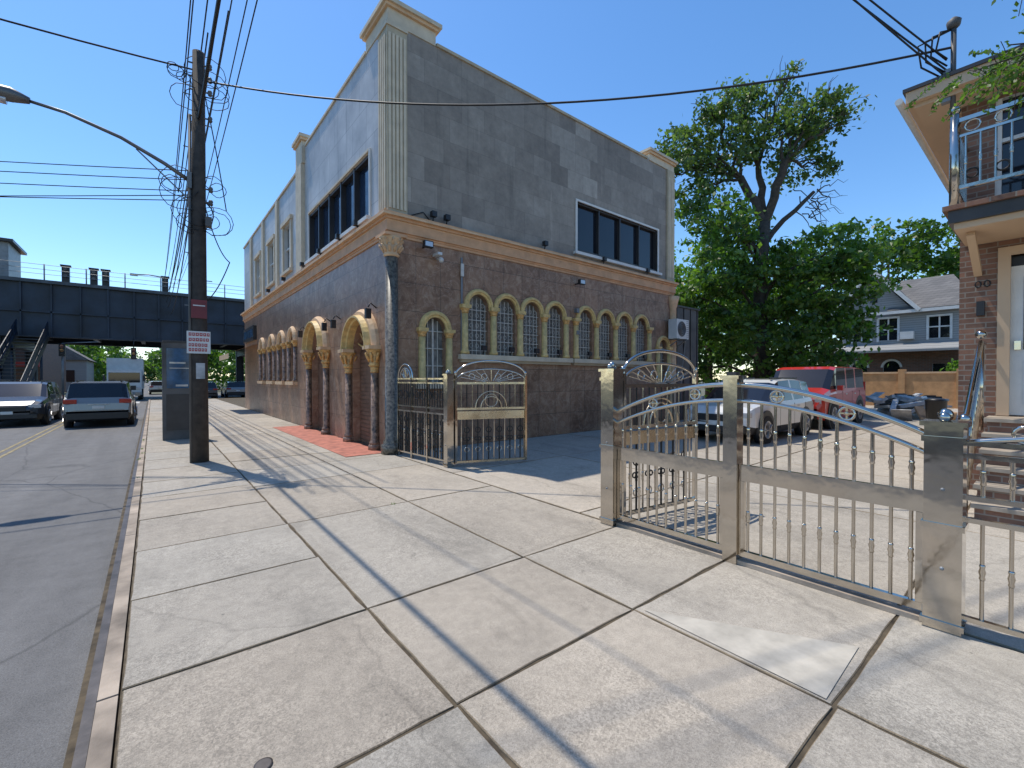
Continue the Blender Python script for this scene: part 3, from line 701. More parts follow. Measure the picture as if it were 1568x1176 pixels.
# ================================================================= DISTANT HOUSE
h=root('gabled_house')
F2=Plane((40,0,0),(0,1,0),(-1,0,0))
mb=MB()
wall(mb,F2,rect(3.6,10.4,-.1,3.8),[archpoly(9.2,.45,1.4,2.4),archpoly(7.4,.45,1.4,2.4),rect(4.3,5.3,1.2,2.6)],.15,'brickfar','wframe')
wall(mb,F2,rect(3.6,10.4,3.8,6.4),[rect(8.6,9.6,4.3,5.8),rect(7.1,8.1,4.3,5.8),rect(4.5,5.5,4.3,5.7)],.15,'siding','wframe')
mb.add([(40,6.4,6.4),(40,10.4,6.4),(40,8.4,9.0)],[(0,1,2)],'siding')
mb.box(40.05,50,3.6,3.8,-.1,6.4,'brickfar'); mb.box(40.05,50,10.2,10.4,-.1,6.4,'brickfar')
mb.build('walls',h)
mb=MB()
for a in((8.6,9.6,4.3,5.8),(7.1,8.1,4.3,5.8),(4.5,5.5,4.3,5.7)):
    pbox(mb,F2,*a,-.14,-.12,'glass'); c=(a[0]+a[1])/2; pbox(mb,F2,c-.04,c+.04,a[2],a[3],-.12,-.06,'wframe'); pbox(mb,F2,a[0],a[1],5.0,5.08,-.119,-.05,'wframe')
    for u in(a[0]-.12,a[1]): pbox(mb,F2,u,u+.12,a[2]-.1,a[3]+.12,0,.05,'wframe')
    pbox(mb,F2,a[0],a[1],a[3],a[3]+.12,0,.05,'wframe')
for c in(9.2,7.4): mb.poly([F2.p(a,b,-.14) for a,b in archpoly(c,.45,1.4,2.4)],'glass'); archtrim(mb,F2,c,2.4,.45,.58,.05,'wframe')
pbox(mb,F2,4.3,5.3,1.2,2.6,-.14,-.12,'glass'); pbox(mb,F2,8.2,8.6,7.0,7.7,0,.04,'glass'); pbox(mb,F2,6.2,6.9,4.3,4.8,.0,.4,'white')
mb.build('windows',h)
mb=MB()
for s_,y0,y1 in((1,8.4,10.9),(-1,8.4,5.9)):
    mb.add([(39.5,y0,9.12),(50,y0,9.12),(50,y1,6.1),(39.5,y1,6.1),(39.5,y0,9.3),(50,y0,9.3),(50,y1,6.28),(39.5,y1,6.28)],[(0,1,2,3),(4,5,6,7),(0,3,7,4),(2,3,7,6)],'shingle')
    mb.beam((39.48,y0,9.2),(39.48,y1,6.17),.12,.22,'wframe')
mb.add([(39.6,3.1,6.3),(39.6,7.6,6.3),(44,7.6,9.0),(44,4.8,9.0),(50,3.1,6.3)],[(0,1,2,3),(0,3,4)],'shingle')
mb.box(39.5,39.6,3.1,10.9,6.05,6.25,'wframe')
mb.add([(38.6,3.4,3.55),(38.6,10.5,3.55),(40,10.5,4.05),(40,3.4,4.05),(38.6,3.4,3.4),(38.6,10.5,3.4)],[(0,1,2,3),(0,1,5,4)],'siding')
mb.build('roof_and_porch',h)
mb=MB(); mb.box(33.6,33.9,3.0,14,-.1,1.9,'orange'); mb.box(33.55,33.95,3.0,14,1.9,2.0,'tanlight')
for i in range(5): mb.box(33.5,34.0,3.2+i*2.4,3.5+i*2.4,-.1,2.15,'orange')
mb.build('boundary_wall')
mb=MB(); mb.box(36,44,-1.5,2.8,-.1,2.8,'siding'); mb.add([(35.6,-1.8,2.75),(35.6,3.1,2.75),(44,3.1,2.75),(44,-1.8,2.75),(40,.6,4.1)],[(0,1,4),(1,2,4),(2,3,4),(3,0,4)],'shingle')
pbox(mb,Plane((36,0,0),(0,1,0),(-1,0,0)),-.9,2.2,0,2.2,.0,.05,'wframe'); mb.build('garage')
mb=MB()
for i in range(60):
    c=V((25+random.gauss(0,1.1),4.1+random.gauss(0,.7),.12+random.uniform(0,.7))); a=V((random.uniform(-1,1),random.uniform(-1,1),random.uniform(-.3,.5)))*.5
    mb.beam(c-a,c+a,random.uniform(.1,.6),random.uniform(.03,.15),random.choice(['tarmat','white','wood','tarmat','tarmat']))
mb.build('debris_pile')
mb=MB()
mb.rev((22.6,2.9,0),[(.2,0),(.24,.5),(.28,.52)],'dkgrey',14); mb.rev((23.2,2.6,0),[(.16,0),(.22,.35)],'orange',14); mb.rev((21.9,2.8,0),[(.26,0),(.3,.8),(.32,.82),(.2,.9)],'black',14)
mb.build('garbage_bins')

# ================================================================= VEHICLES
def vehicle(name,x,y,yaw,L_,W,H,paintm,kind='suv',z=0.0):
    r_=root(name); mb=MB(); T=Matrix.Translation((x,y,z))@Matrix.Rotation(yaw,4,'Z'); mb.T=T
    s=L_/4.5; k=H/1.62; w=W/2
    if kind=='suv':
        st=[(0,.38,.62,.64,.62),(.06,.28,.74,.76,.82),(.28,.24,.88,.90,.95),(1.1,.22,1.0,1.04,.99),(1.78,.22,1.02,1.50,1.0),(2.0,.22,1.02,1.57,1.0),(2.72,.22,1.03,1.60,1.0),(2.82,.22,1.03,1.60,1.0),(3.55,.22,1.05,1.59,1.0),(3.66,.22,1.06,1.58,.995),(4.22,.23,1.08,1.54,.98),(4.42,.26,1.0,1.04,.96),(4.48,.32,.80,.84,.94),(4.5,.4,.6,.62,.90)]
        side=[0,0,0,1,1,1,0,1,0,1,0,0,0]; top=[0,0,0,1,0,0,0,0,0,0,1,0,0]
    else:
        st=[(0,.35,.60,.62,.8),(.05,.26,.75,.77,.92),(.16,.24,.90,.95,.97),(.62,.22,1.0,1.05,.99),(1.15,.22,1.02,1.54,1.0),(1.35,.22,1.02,1.61,1.0),(2.2,.22,1.03,1.62,1.0),(2.32,.22,1.03,1.62,1.0),(3.2,.22,1.03,1.62,1.0),(3.32,.22,1.03,1.62,1.0),(4.32,.22,1.03,1.61,.99),(4.46,.24,1.0,1.54,.98),(4.49,.26,.9,.95,.97),(4.5,.3,.7,.72,.95)]
        side=[0,0,0,1,1,1,0,1,0,1,0,0,0]; top=[0,0,0,1,0,0,0,0,0,0,0,1,0]
    vs=[]
    for (a,zl,zb,zt,wf) in st:
        gh=zt-zb>.2; wt=w*wf*((.82 if kind=='suv' else .91) if gh else .90); X=L_/2-a*s
        half=[(w*wf*.9,zl),(w*wf,zl+.18),(w*wf*1.0,zb-.12),(w*wf*.96,zb),(wt,zt-.035),(wt*.82,zt)]
        vs+=[(X,b,c*k) for b,c in half]+[(X,-b,c*k) for b,c in half[::-1]]
    n=len(st)
    for i in range(n-1):
        for j in range(12):
            m=paintm
            if j==11: m='black'
            if j in(3,7) and side[i]: m='glass'
            if j in(4,5,6) and top[i]: m='glass'
            if j in(0,10): m='black' if kind=='suv' else paintm
            q=[i*12+j,i*12+(j+1)%12,(i+1)*12+(j+1)%12,(i+1)*12+j]
            mb.add([vs[t] for t in q],[(0,1,2,3)],m,False)
    mb.add(vs[:12],[tuple(range(12))],paintm); mb.add(vs[-12:],[tuple(range(12))],paintm)
    mb.build('body',r_,.012)
    mb=MB(); mb.T=T
    for a in(.88*s,L_-.86*s):
        X=L_/2-a
        for sg in(-1,1):
            Y=sg*w
            mb.tube([(X,Y*.80,.35*k+.04),(X,Y*1.003+sg*.004,.35*k+.04)],.43*k,'black',20)
            mb.tube([(X,Y*.8,.34*k),(X,Y+sg*.02,.34*k)],.345*k,'rubber',20)
            mb.tube([(X,Y,.34*k),(X,Y+sg*.028,.34*k)],.22*k,'rim',16)
            for q in range(5):
                an=q*2*PI/5; mb.beam((X,Y+sg*.035,.34*k),(X+.2*k*math.cos(an),Y+sg*.035,.34*k+.2*k*math.sin(an)),.05,.02,'rim')
            for q in range(5):
                an=(q+.5)*2*PI/5; mb.tube([(X+.13*k*math.cos(an),Y+sg*.027,.34*k+.13*k*math.sin(an)),(X+.13*k*math.cos(an),Y+sg*.031,.34*k+.13*k*math.sin(an))],.045,'black',8)
    mb.build('wheels',r_)
    mb=MB(); mb.T=T; f=L_/2; b=-L_/2
    for sg in(-1,1):
        y0,y1=sorted((sg*w*.55,sg*w*.9))
        mb.box(f-.22*s,f-.035,y0,y1,.66*k,.78*k,'lens')
        y0,y1=sorted((sg*w*.60,sg*w*.97))
        mb.box(b-.005,b+.20*s,y0,y1,.84*k,.98*k,'redlens') if kind=='suv' else mb.box(b-.005,b+.1,*sorted((sg*w*.84,sg*w*.97)),.75*k,1.2*k,'redlens')
        mb.box(f-1.32*s,f-1.14*s,*sorted((sg*w*1.0,sg*w*1.17)),.98*k,1.11*k,paintm)
        for hx in(2.2,3.15): mb.box(f-hx*s,f-hx*s+.16,*sorted((sg*w*.99,sg*w*1.012)),.86*k,.89*k,'rim')
        for hx in(1.75,2.77,3.62): mb.box(f-hx*s,f-hx*s+.012,*sorted((sg*w*.99,sg*w*1.004)),.32*k,.95*k,'black')
        if kind=='suv': mb.box(f-3.9*s,f-1.9*s,*sorted((sg*w*.62,sg*w*.66)),H-.03,H+.02,'black')
    mb.box(f-.05,f+.01,-w*.5,w*.5,.55*k,.72*k,'black'); mb.box(f-.06,f+.015,-w*.8,w*.8,.3*k,.44*k,'black'); mb.box(f,f+.022,-.15,.15,.46*k,.56*k,'white')
    mb.box(b-.012,b+.1,-w*.88,w*.88,.30*k,.52*k,'black'); mb.box(b-.02,b+.02,-.16,.16,.66*k,.76*k,'white') 
    mb.box(b-.016,b+.02,-w*.3,w*.3,.80*k,.83*k,'rim')
    mb.build('lamps_and_trim',r_,.01)
    return r_
vehicle('silver_suv',-1.5,23.65,PI/2,4.5,1.84,1.66,'silver','suv',-.13)
vehicle('dark_suv',-4.0,25.6,-PI/2,4.6,1.85,1.66,'darkcar','suv',-.13)
vehicle('white_suv',13.1,5.45,PI,4.3,1.82,1.62,'whitecar','suv')
vehicle('red_minivan',18.4,5.5,PI,4.7,1.9,2.02,'redcar','van')
vehicle('parked_car',3.4,47,PI/2,4.4,1.8,1.5,'darkcar','suv',-.13)
vehicle('parked_car',6.0,49,PI/2,4.4,1.8,1.5,'silver','suv',-.13)
vehicle('parked_car',8.2,52,PI/2,4.4,1.8,1.5,'whitecar','suv',-.13)
vehicle('parked_car',-4.3,62,-PI/2,4.4,1.8,1.5,'whitecar','suv',-.13)
vehicle('parked_car',.6,66,PI/2,4.4,1.8,1.5,'whitecar','suv',-.13)
vehicle('parked_car',-4.4,78,-PI/2,4.4,1.8,1.5,'silver','suv',-.13)
tr=root('box_truck'); mb=MB(); tx,ty=-1.75,47
mb.box(tx-1.15,tx+1.15,ty+1.6,ty+6.5,.75,3.3,'white'); mb.box(tx-1.05,tx+1.05,ty,ty+1.5,.35,2.3,'white')
mb.box(tx-.95,tx+.95,ty-.02,ty,1.3,2.1,'glass'); mb.box(tx-.7,tx+.7,ty-.03,ty,.7,1.05,'black'); mb.box(tx-1.08,tx+1.08,ty-.1,ty,.3,.55,'grey')
for sg in(-1,1):
    mb.box(tx+sg*.85-.15,tx+sg*.85+.15,ty-.04,ty,.75,.95,'lens'); mb.box(tx+sg*1.2-.08,tx+sg*1.2+.08,ty,ty+.1,1.4,1.9,'black')
    for yy in(.8,5.2): mb.tube([(tx+sg*.8,ty+yy,.33),(tx+sg*1.1,ty+yy,.33)],.45,'rubber',14)
mb.build('cab_and_box',tr,.03)

# ================================================================= UTILITY POLE
up=root('utility_pole')
mb=MB(); px,py=.70,10.45
mb.tube([(px,py,-.1),(px,py,2.5),(px+.01,py,5),(px+.03,py,7.85)],[.15,.135,.12,.10],'wood',14)
mb.tube([(px-.14,py-.05,0),(px-.14,py-.05,3.5),(px-.12,py-.05,6.6)],.025,'dkgrey',8)
for i in range(9): mb.beam((px-.1,py,3.0+i*.5),(px+(.22 if i%2 else -.22),py,3.0+i*.5),.015,.015,'grey')
for z in(5.0,5.25,6.6,7.1,7.35,7.6):
    mb.tube([(px-.13,py-.02,z),(px+.22,py-.08,z)],.015,'dkgrey',6); mb.rev((px+.2,py-.08,z),[(.03,-.05),(.04,-.02),(.03,0),(.04,.02),(.03,.05)],'dkgrey',8)
mb.box(px+.1,px+.2,py-.25,py-.1,4.5,4.68,'dkgrey')
mb.build('pole_shaft',up)
mb=MB()
for i in range(26):
    c=V((px+random.uniform(-.4,.35),py-.05,random.choice([7.3,7.4,7.1,4.9,4.7,5.2])+random.uniform(-.2,.2))); r0=random.uniform(.08,.34); tl=random.uniform(-.6,.6)
    mb.tube([c+V((r0*math.cos(t),.25*r0*math.sin(t+tl),r0*math.sin(t)*random.uniform(.9,1.1))) for t in np.linspace(0,2*PI,15)],.007,'wire',5,False)
def drop(a,b,sag,r=.012,n=18):
    a=V(a);b=V(b); mb.tube([a.lerp(b,i/n)-V((0,0,sag*4*(i/n)*(1-i/n))) for i in range(n+1)],r,'wire',5,False)
drop((px+.1,py,7.2),(px+.45,py-.1,4.9),-.1,.01); drop((px+.1,py,5.0),(px+.5,py-.1,3.9),.2,.01); drop((px+.5,py-.1,3.9),(px+.12,py,3.1),.1,.01)
drop((px-.1,py,7.3),(px-.3,py,5.1),.2,.01)
mb.build('cable_loops',up)
mb=MB(); pl=Plane((px,py-.16,0),(1,0,0),(0,-1,0))
pbox(mb,pl,-.2,.17,2.08,2.5,.0,.01,'white'); pbox(mb,pl,-.13,.12,2.75,3.1,-.02,-.01,'signdark')
for i,z in enumerate((2.41,2.31,2.21,2.12)):
    x=-.17
    while x<.12:
        w_=random.uniform(.03,.05); pbox(mb,pl,x,x+w_,z,z+.06,.0105,.013,'signred'); pbox(mb,pl,x+w_*.35,x+w_*.65,z+.02,z+.045,.0135,.015,'white'); x+=w_+.012
pbox(mb,pl,-.1,.09,2.98,3.0,-.01,-.007,'white')
pbox(mb,pl,-.06,.08,1.6,1.9,-.02,-.01,'tarmat')
mb.build('posted_signs',up)
sl=root('street_lamp'); mb=MB()
pts=[(px-.1,py,5.35),(px-.5,py,5.58),(px-1.1,py,5.85),(px-1.8,py,6.03),(px-2.25,py,6.06)]
mb.tube(pts,[.04,.036,.032,.028,.026],'lampgrey',8); mb.beam((px-.13,py,5.0),(px-.9,py,5.72),.02,.02,'lampgrey'); mb.box(px-.17,px-.1,py-.1,py+.1,5.2,5.5,'lampgrey')
mb.build('arm',sl)
mb=MB(); mb.tube([(px-2.2,py,6.06),(px-2.4,py,6.08),(px-2.7,py,6.06),(px-2.9,py,6.02)],[.05,.11,.12,.03],'lampgrey',12); mb.tube([(px-2.45,py,5.98),(px-2.8,py,5.98)],[.07,.06],'lens',10)
mb.build('lamp_head',sl)
mb=MB()
for i,(x,z,r,back) in enumerate([(.80,7.6,.012,0),(.88,8.3,.010,0),(1.0,8.7,.010,0),(1.1,9.2,.010,1),(1.22,8.9,.009,0),(1.35,9.6,.010,0),(1.55,9.3,.009,0),(1.75,9.5,.010,0),(.95,9.6,.011,0),(.7,9.4,.010,0),(.62,8.9,.009,0)]):
    if back: drop((x,py,z),(x-.02,-30,z+.5),.8,r*.9,24)
    drop((x,py,z),(x+.1,46,z+.2),.7,r*1.4,20)
drop((px+.02,py,6.55),(px-.25,-30,7.3),.5,.026,24); drop((px+.1,py,7.1),(px+.3,46,7.4),.8,.018); drop((px+.1,py,6.6),(px+.5,46,6.9),.8,.02)
drop((px+.1,py-.05,7.32),(8.75,1.0,6.25),.62,.017,26)
for z in(8.4,7.9,7.3): drop((px,py,5.2+(z-7.3)*.35),(-26,26+z,z+1.5),.5,.009)
drop((px-.1,py,5.1),(-30,34,6.0),.4,.009); drop((px-.1,py,5.0),(-30,30,5.2),.3,.009)
drop((px,py,7.5),(-14,10.9,7.7),.5,.016)
for q in((0,.0),(.35,.2),(.6,-.3)): drop((8.75,1.05,6.1-q[0]*.4),(-.9+q[0],7.4+q[1],14.4),.3,.012)
mb.build('overhead_wires')

mb=MB(); kx0,kx1,ky=.22,.98,14.6
mb.box(kx0,kx1,ky,ky+.26,0,2.55,'dkgrey'); mb.box(kx0+.06,kx1-.06,ky-.012,ky,1.35,2.4,'screen'); mb.box(kx0+.05,kx1-.05,ky-.01,ky,.25,1.2,'bronze')
mb.box(kx0-.02,kx1+.02,ky-.02,ky+.28,2.55,2.6,'bronze'); mb.box(kx0-.03,kx0,ky,ky+.26,0,2.55,'dkgrey')
mb.box(kx0+.12,kx1-.3,ky-.015,ky-.012,2.0,2.04,'lens'); mb.box(kx0+.12,kx1-.15,ky-.015,ky-.012,1.87,1.89,'lens'); mb.box(kx0+.25,kx1-.25,ky-.016,ky-.012,1.4,1.45,'lens')
mb.build('information_kiosk',None,.015)

# ================================================================= ELEVATED RAILWAY
el=root('elevated_railway'); Y0=48.5
mb=MB()
mb.box(-70,70,Y0,Y0+.12,4.9,8.8,'navy'); mb.box(-70,70,Y0-.35,Y0+.3,8.8,9.05,'navy2'); mb.box(-70,70,Y0-.3,Y0+.3,4.75,4.9,'navy')
mb.box(-70,70,Y0+.12,Y0+9,7.9,8.2,'navy'); mb.box(-70,70,Y0+9,Y0+9.12,4.9,8.6,'navy'); mb.box(-70,70,Y0+8.8,Y0+9.3,4.75,4.9,'navy')
mb.box(-70,70,Y0-.2,Y0-.001,6.6,6.72,'navy')
x=-70
while x<70: mb.box(x,x+.1,Y0-.2,Y0-.001,4.9,8.8,'navy'); x+=1.6
for x in np.arange(-68,70,3.2): mb.box(x,x+.3,Y0+.3,Y0+8.8,5.0,5.5,'navy')
mb.build('girders',el)
mb=MB()
for x in(-8.3,7.5,-24,22):
    for y in(Y0+.3,Y0+8.6):
        mb.box(x-.35,x+.35,y-.05,y+.05,-.13,4.75,'navy'); mb.box(x-.35,x-.28,y-.3,y+.3,-.13,4.75,'navy'); mb.box(x+.28,x+.35,y-.3,y+.3,-.13,4.75,'navy'); mb.box(x-.6,x+.6,y-.5,y+.5,-.13,.5,'kerbstone')
    mb.box(x-.3,x+.3,Y0+.3,Y0+8.7,4.0,4.74,'navy')
mb.build('columns',el)
mb=MB()
x=-50
while x<50: mb.tube([(x,Y0-.2,9.0),(x,Y0-.2,10.25)],.045,'grey',5); x+=2.3
for z in(9.5,9.85,10.2): mb.tube([(-50,Y0-.2,z),(50,Y0-.2,z)],.02,'grey',5)
for i,x in enumerate((-5.2,-3.6,-2.9,.9)):
    mb.box(x-.22,x+.22,Y0+.2,Y0+.55,9.05,10.4,'black'); mb.box(x-.3,x+.3,Y0+.15,Y0+.6,10.35,10.45,'black'); mb.tube([(x,Y0+.15,10.1),(x,Y0+.05,10.1)],.12,'dkgrey',10); mb.tube([(x,Y0+.15,9.6),(x,Y0+.05,9.6)],.12,'dkgrey',10)
mb.tube([(.9,Y0+.1,10.3),(-.2,Y0+.1,10.4),(-1.0,Y0+.1,10.3)],.05,'grey',6); mb.box(-1.4,-.9,Y0,Y0+.3,10.2,10.35,'grey')
mb.build('railing_and_signals',el)
mb=MB(); mb.box(-16,-8.3,Y0+1,Y0+5,8.75,11.8,'grey'); mb.box(-16.4,-8.0,Y0+.6,Y0+5.4,11.8,12.0,'bronze'); mb.box(-12,-9.2,Y0+.97,Y0+1,9.9,11.0,'glass'); mb.build('station_house',el)
mb=MB()
for x in(-7.7,-6.1): mb.beam((x,38,0),(x,48,4.9),.12,.5,'navy'); mb.beam((x,38,1.0),(x,48,5.9),.06,.06,'navy')
for i in range(20): mb.box(-7.65,-6.15,38+i*.5,38.45+i*.5,i*.245+.05,i*.245+.1,'dkgrey')
for x in(-7.72,-6.08):
    mb.add([(x,38,.3),(x,48,5.2),(x,48,6.0),(x,38,1.1)],[(0,1,2,3)],'navy')
for i in range(11):
    for x in(-7.7,-6.1): mb.tube([(x,38+i,.49*i),(x,38+i,.49*i+1.05)],.03,'navy',5)
for y in(40,43,46): 
    for x in(-7.6,-6.2): mb.tube([(x,y,0),(x,y,(y-38)*.49)],.08,'navy',6)
mb.build('station_stairs',el)
def tlight(x,y,z,hang):
    mb=MB(); 
    if hang: mb.tube([(x,y,4.9),(x,y,z+.9)],.04,'black',6)
    else: mb.tube([(x,y,-.1),(x,y,z+1.0)],.07,'grey',8); mb.tube([(x,y,z+1.0),(x+2,y,z+1.2)],.04,'grey',6)
    mb.box(x-.17,x+.17,y-.32,y-.1,z,z+.95,'black'); mb.beam((x,y-.1,z+.5),(x,y,z+.5),.06,.06,'black')
    for k,m in enumerate(('bronze','amber','redlens')): mb.tube([(x,y-.32,z+.16+k*.3),(x,y-.36,z+.16+k*.3)],.11,m,10); mb.tube([(x,y-.32,z+.2+k*.3),(x,y-.45,z+.24+k*.3)],.12,'black',10,False)
    mb.build('traffic_light')
tlight(-5.3,47.6,3.3,False); tlight(-1.2,48.2,3.2,True); tlight(1.3,60,3.2,False)
mb=MB(); FB=Plane((0,64,0),(1,0,0),(0,-1,0))
wall(mb,FB,rect(-24,-8.6,-.1,6.2),[rect(-23+i*2.4,-21.6+i*2.4,3.8,5.2) for i in range(6)]+[rect(-23+i*3.6,-20.6+i*3.6,.3,2.6) for i in range(4)],.2,'brickfar','wframe')
mb.box(-24,-8.6,64.01+.3,80,-.1,6.0,'brickfar'); mb.box(-24.2,-8.4,63.8,80,6.2,6.5,'tanlight'); mb.box(-24,-8.7,63.3,63.9,2.8,3.3,'signred')
mb.build('brick_shop_building')
mb=MB(); mb.box(-13,-7.2,86,96,-.1,4.2,'siding'); mb.add([(-13.4,85.6,4.2),(-6.8,85.6,4.2),(-6.8,96.4,4.2),(-13.4,96.4,4.2),(-10.1,85.6,6.6),(-10.1,96.4,6.6)],[(0,1,4),(1,2,5,4),(2,3,5),(3,0,4,5)],'shingle')
for x in(-12,-9.5): mb.box(x,x+1.1,85.95,86,1.2,2.8,'glass')
mb.build('white_house')

# ================================================================= TREES
def leafmesh(name,C,size,mat,tone,parent=None,elong=1.8):
    n=len(C); C=np.asarray(C,dtype=np.float64)
    a=rng.normal(size=(n,3)); a[:,2]-=.3; a/=np.linalg.norm(a,axis=1)[:,None]
    b=rng.normal(size=(n,3)); b-=a*np.sum(a*b,axis=1)[:,None]; b/=np.linalg.norm(b,axis=1)[:,None]
    s=size*rng.uniform(.6,1.3,size=(n,1))
    v=np.empty((n,4,3)); v[:,0]=C-a*s*.5*elong; v[:,1]=C+b*s*.5-a*s*.1; v[:,2]=C+a*s*.5*elong; v[:,3]=C-b*s*.5-a*s*.1
    me=bpy.data.meshes.new(name); me.vertices.add(4*n); me.vertices.foreach_set('co',v.ravel().astype(np.float32))
    me.loops.add(4*n); me.loops.foreach_set('vertex_index',np.arange(4*n,dtype=np.int32))
    me.polygons.add(n); me.polygons.foreach_set('loop_start',np.arange(0,4*n,4,dtype=np.int32)); me.polygons.foreach_set('loop_total',np.full(n,4,dtype=np.int32))
    me.materials.append(M[mat])
    at=me.attributes.new('tone','FLOAT','FACE'); at.data.foreach_set('value',np.clip(tone,0,1).astype(np.float32))
    me.update(); me.validate()
    ob=bpy.data.objects.new(name,me); scn.collection.objects.link(ob)
    if parent: ob.parent=parent
    return ob
def clumps(cl,per,sub,spread,flat=.8):
    P_=[];T_=[]
    for c,r in cl:
        nsub=max(3,int(sub*r*r))
        d=rng.normal(size=(nsub,3)); d/=np.linalg.norm(d,axis=1)[:,None]
        rad=r*rng.uniform(.25,1.0,size=(nsub,1))**.6; cs=np.array(c)+d*rad*np.array([1,1,flat])
        for q in cs:
            k=int(per*rng.uniform(.5,1.4)); sp=spread*rng.uniform(.6,1.4)
            P_.append(q+rng.normal(size=(k,3))*np.array([sp,sp,sp*.6])); T_.append(rng.uniform(.15,.85)+rng.normal(size=k)*.18)
    return np.concatenate(P_),np.concatenate(T_)
def branchy(mb,a,b,r0,r1,wob=.3,n=5):
    a=V(a);b=V(b); pts=[];L_=(b-a).length
    for i in range(n+1):
        t=i/n; p=a.lerp(b,t)+V((0,0,.12*L_*math.sin(PI*t)*.5))
        if 0<i<n: p+=V((random.uniform(-1,1),random.uniform(-1,1),random.uniform(-1,1)))*wob*L_*.08
        pts.append(p)
    mb.tube(pts,[r0+(r1-r0)*i/n for i in range(n+1)],'bark',7,False); return pts
RX=V((.777,-.629,0)); FX=V((.629,.777,0))
bt=root('ash_tree'); base=V((23.4,9.3,0))
def W3(dx,z,dd): return base+RX*dx+FX*dd+V((0,0,z))
upper=[(.5,15.6,1.4),(2.2,14.5,1.6),(-1.5,14.6,1.5),(-3.5,13.2,1.5),(-2.3,12.4,1.7),(-4.3,12.3,1.1),(3.4,14.0,1.2),(.6,13.5,1.5),(1.9,12.4,1.4),(4.1,14.5,.8),(-3.0,11.0,1.4),(-.6,15.9,1.0),(3.0,12.0,.7),(1.2,16.6,.6),(-3.0,14.3,1.0),(-4.8,11.7,.7),(-1.0,13.0,1.2),(2.9,15.3,.9)]
lower=[(-2.6,8.6,1.5),(-1.2,9.0,1.4),(-2.3,6.6,1.9),(1.3,7.2,1.5),(2.9,7.8,1.4),(0,5.9,2.0),(2.4,6.0,2.0),(-2.8,4.3,1.7),(-.8,3.7,1.9),(1.8,3.3,1.9),(3.4,4.3,1.4),(-3.4,5.5,1.3),(3.6,7.0,1.0),(-2.8,2.4,1.3),(.5,1.8,1.5),(-3.5,9.8,.9),(2.7,2.0,1.3)]
mb=MB()
trunk=[W3(0,0,0),W3(.05,3,.1),W3(-.1,6.5,0),W3(.1,9.3,0)]
mb.tube(trunk,[.42,.34,.30,.27],'bark',12)
forks=[(W3(-.9,11.7,.4),.17),(W3(.8,12.0,-.4),.19),(W3(.1,12.3,.6),.13)]
for f_,r_ in forks: branchy(mb,W3(.1,9.2,0),f_,.22,r_,.4)
branchy(mb,W3(0,7.4,0),W3(-1.6,10.4,.5),.14,.07); branchy(mb,W3(.1,8.2,0),W3(2.2,10.6,-.5),.15,.08)
cu=[];cl_=[]
for (dx,z,r) in upper:
    c=W3(dx,z,random.uniform(-1.2,1.2)); cu.append((c,r))
    f_=min(forks,key=lambda q:(q[0]-c).length)[0]; pts=branchy(mb,f_,c,.09,.025,.8,6)
    for k in range(5):
        e=c+V((random.uniform(-1,1),random.uniform(-1,1),random.uniform(-.6,1)))*r; branchy(mb,pts[random.randint(2,5)],e,.03,.008,.8,4)
for (dx,z,r) in lower:
    c=W3(dx,z,random.uniform(-2,1)); cl_.append((c,r)); branchy(mb,W3(0,max(1.5,z-2),0),c,.09,.03,.5,4)
for k in range(18):
    a=W3(1.8+random.uniform(0,.8),9.8+random.uniform(-.3,1.5),random.uniform(-.6,.6)); branchy(mb,a,a+RX*random.uniform(.6,2.2)+V((0,0,random.uniform(-1.5,.9))),.03,.006,1.2,6)
mb.build('trunk_and_branches',bt)
p,t=clumps(cu,34,12.5,.23); leafmesh('upper_crown',p,.135,'leaf',t,bt)
p,t=clumps(cl_,38,11,.25); leafmesh('lower_crown',p,.155,'leafd',t,bt)
def tree(name,x,y,ht,cr,mat,leaf=.2,seed=0,per=30,sub=4,trunkr=.25,low=.25):
    r_=root(name); mb=MB(); b=V((x,y,-.1)); top=b+V((0,0,ht*.8))
    mb.tube([b,b+V((.1,.1,ht*.3)),b+V((-.1,0,ht*.55)),top],[trunkr,trunkr*.8,trunkr*.5,.05],'bark',8)
    cl=[]
    for k in range(14):
        z=ht*(low+(1-low)*(k+.5)/14*.92); f=math.sin(PI*min(1,((z/ht-low)/(1-low))*.85+.12))
        a=k*2.4+random.random(); d=cr*f*random.uniform(.3,.75)
        c=b+V((math.cos(a)*d,math.sin(a)*d,z)); r0=cr*random.uniform(.32,.5); cl.append((c,r0)); branchy(mb,b+V((0,0,z*.7)),c,.07,.02)
    mb.build('trunk_and_branches',r_)
    p,t=clumps(cl,per,sub,leaf*1.7); leafmesh('crown',p,leaf,mat,t,r_)
tree('maple_tree',25.5,13.0,10.5,3.6,'leaf2',.16,sub=7)
tree('maple_tree',20.8,12.4,7.2,2.4,'leaf2',.15,sub=8,low=.05)
tree('maple_tree',27.5,9.6,8.2,3.2,'leafd',.17,sub=7,low=.08)
for (x,y,hh,c) in((56,17,18,6.5),(58,11,18,6.5),(62,5,18,6.5),(52,24,16,6),(60,-1,16,5.5)): tree('background_tree',x,y,hh,c,'leafd',.30,sub=2.0,per=36)
tree('shrub',36.2,3.2,3.0,1.3,'leaf2',.14,sub=14,trunkr=.08,low=.1)
def mass(name,items,leaf,mat):
    cl=[]
    for x,y,hh,r0 in items:
        for k in range(5): cl.append((V((x+random.uniform(-1,1)*r0*.6,y+random.uniform(-1,1)*r0*.6,hh*random.uniform(.35,.85))),r0*random.uniform(.5,.75)))
        cl.append((V((x,y,hh*.25)),r0*.8))
    p,t=clumps(cl,26,1.3,leaf*1.6); leafmesh(name,p,leaf,mat,t)
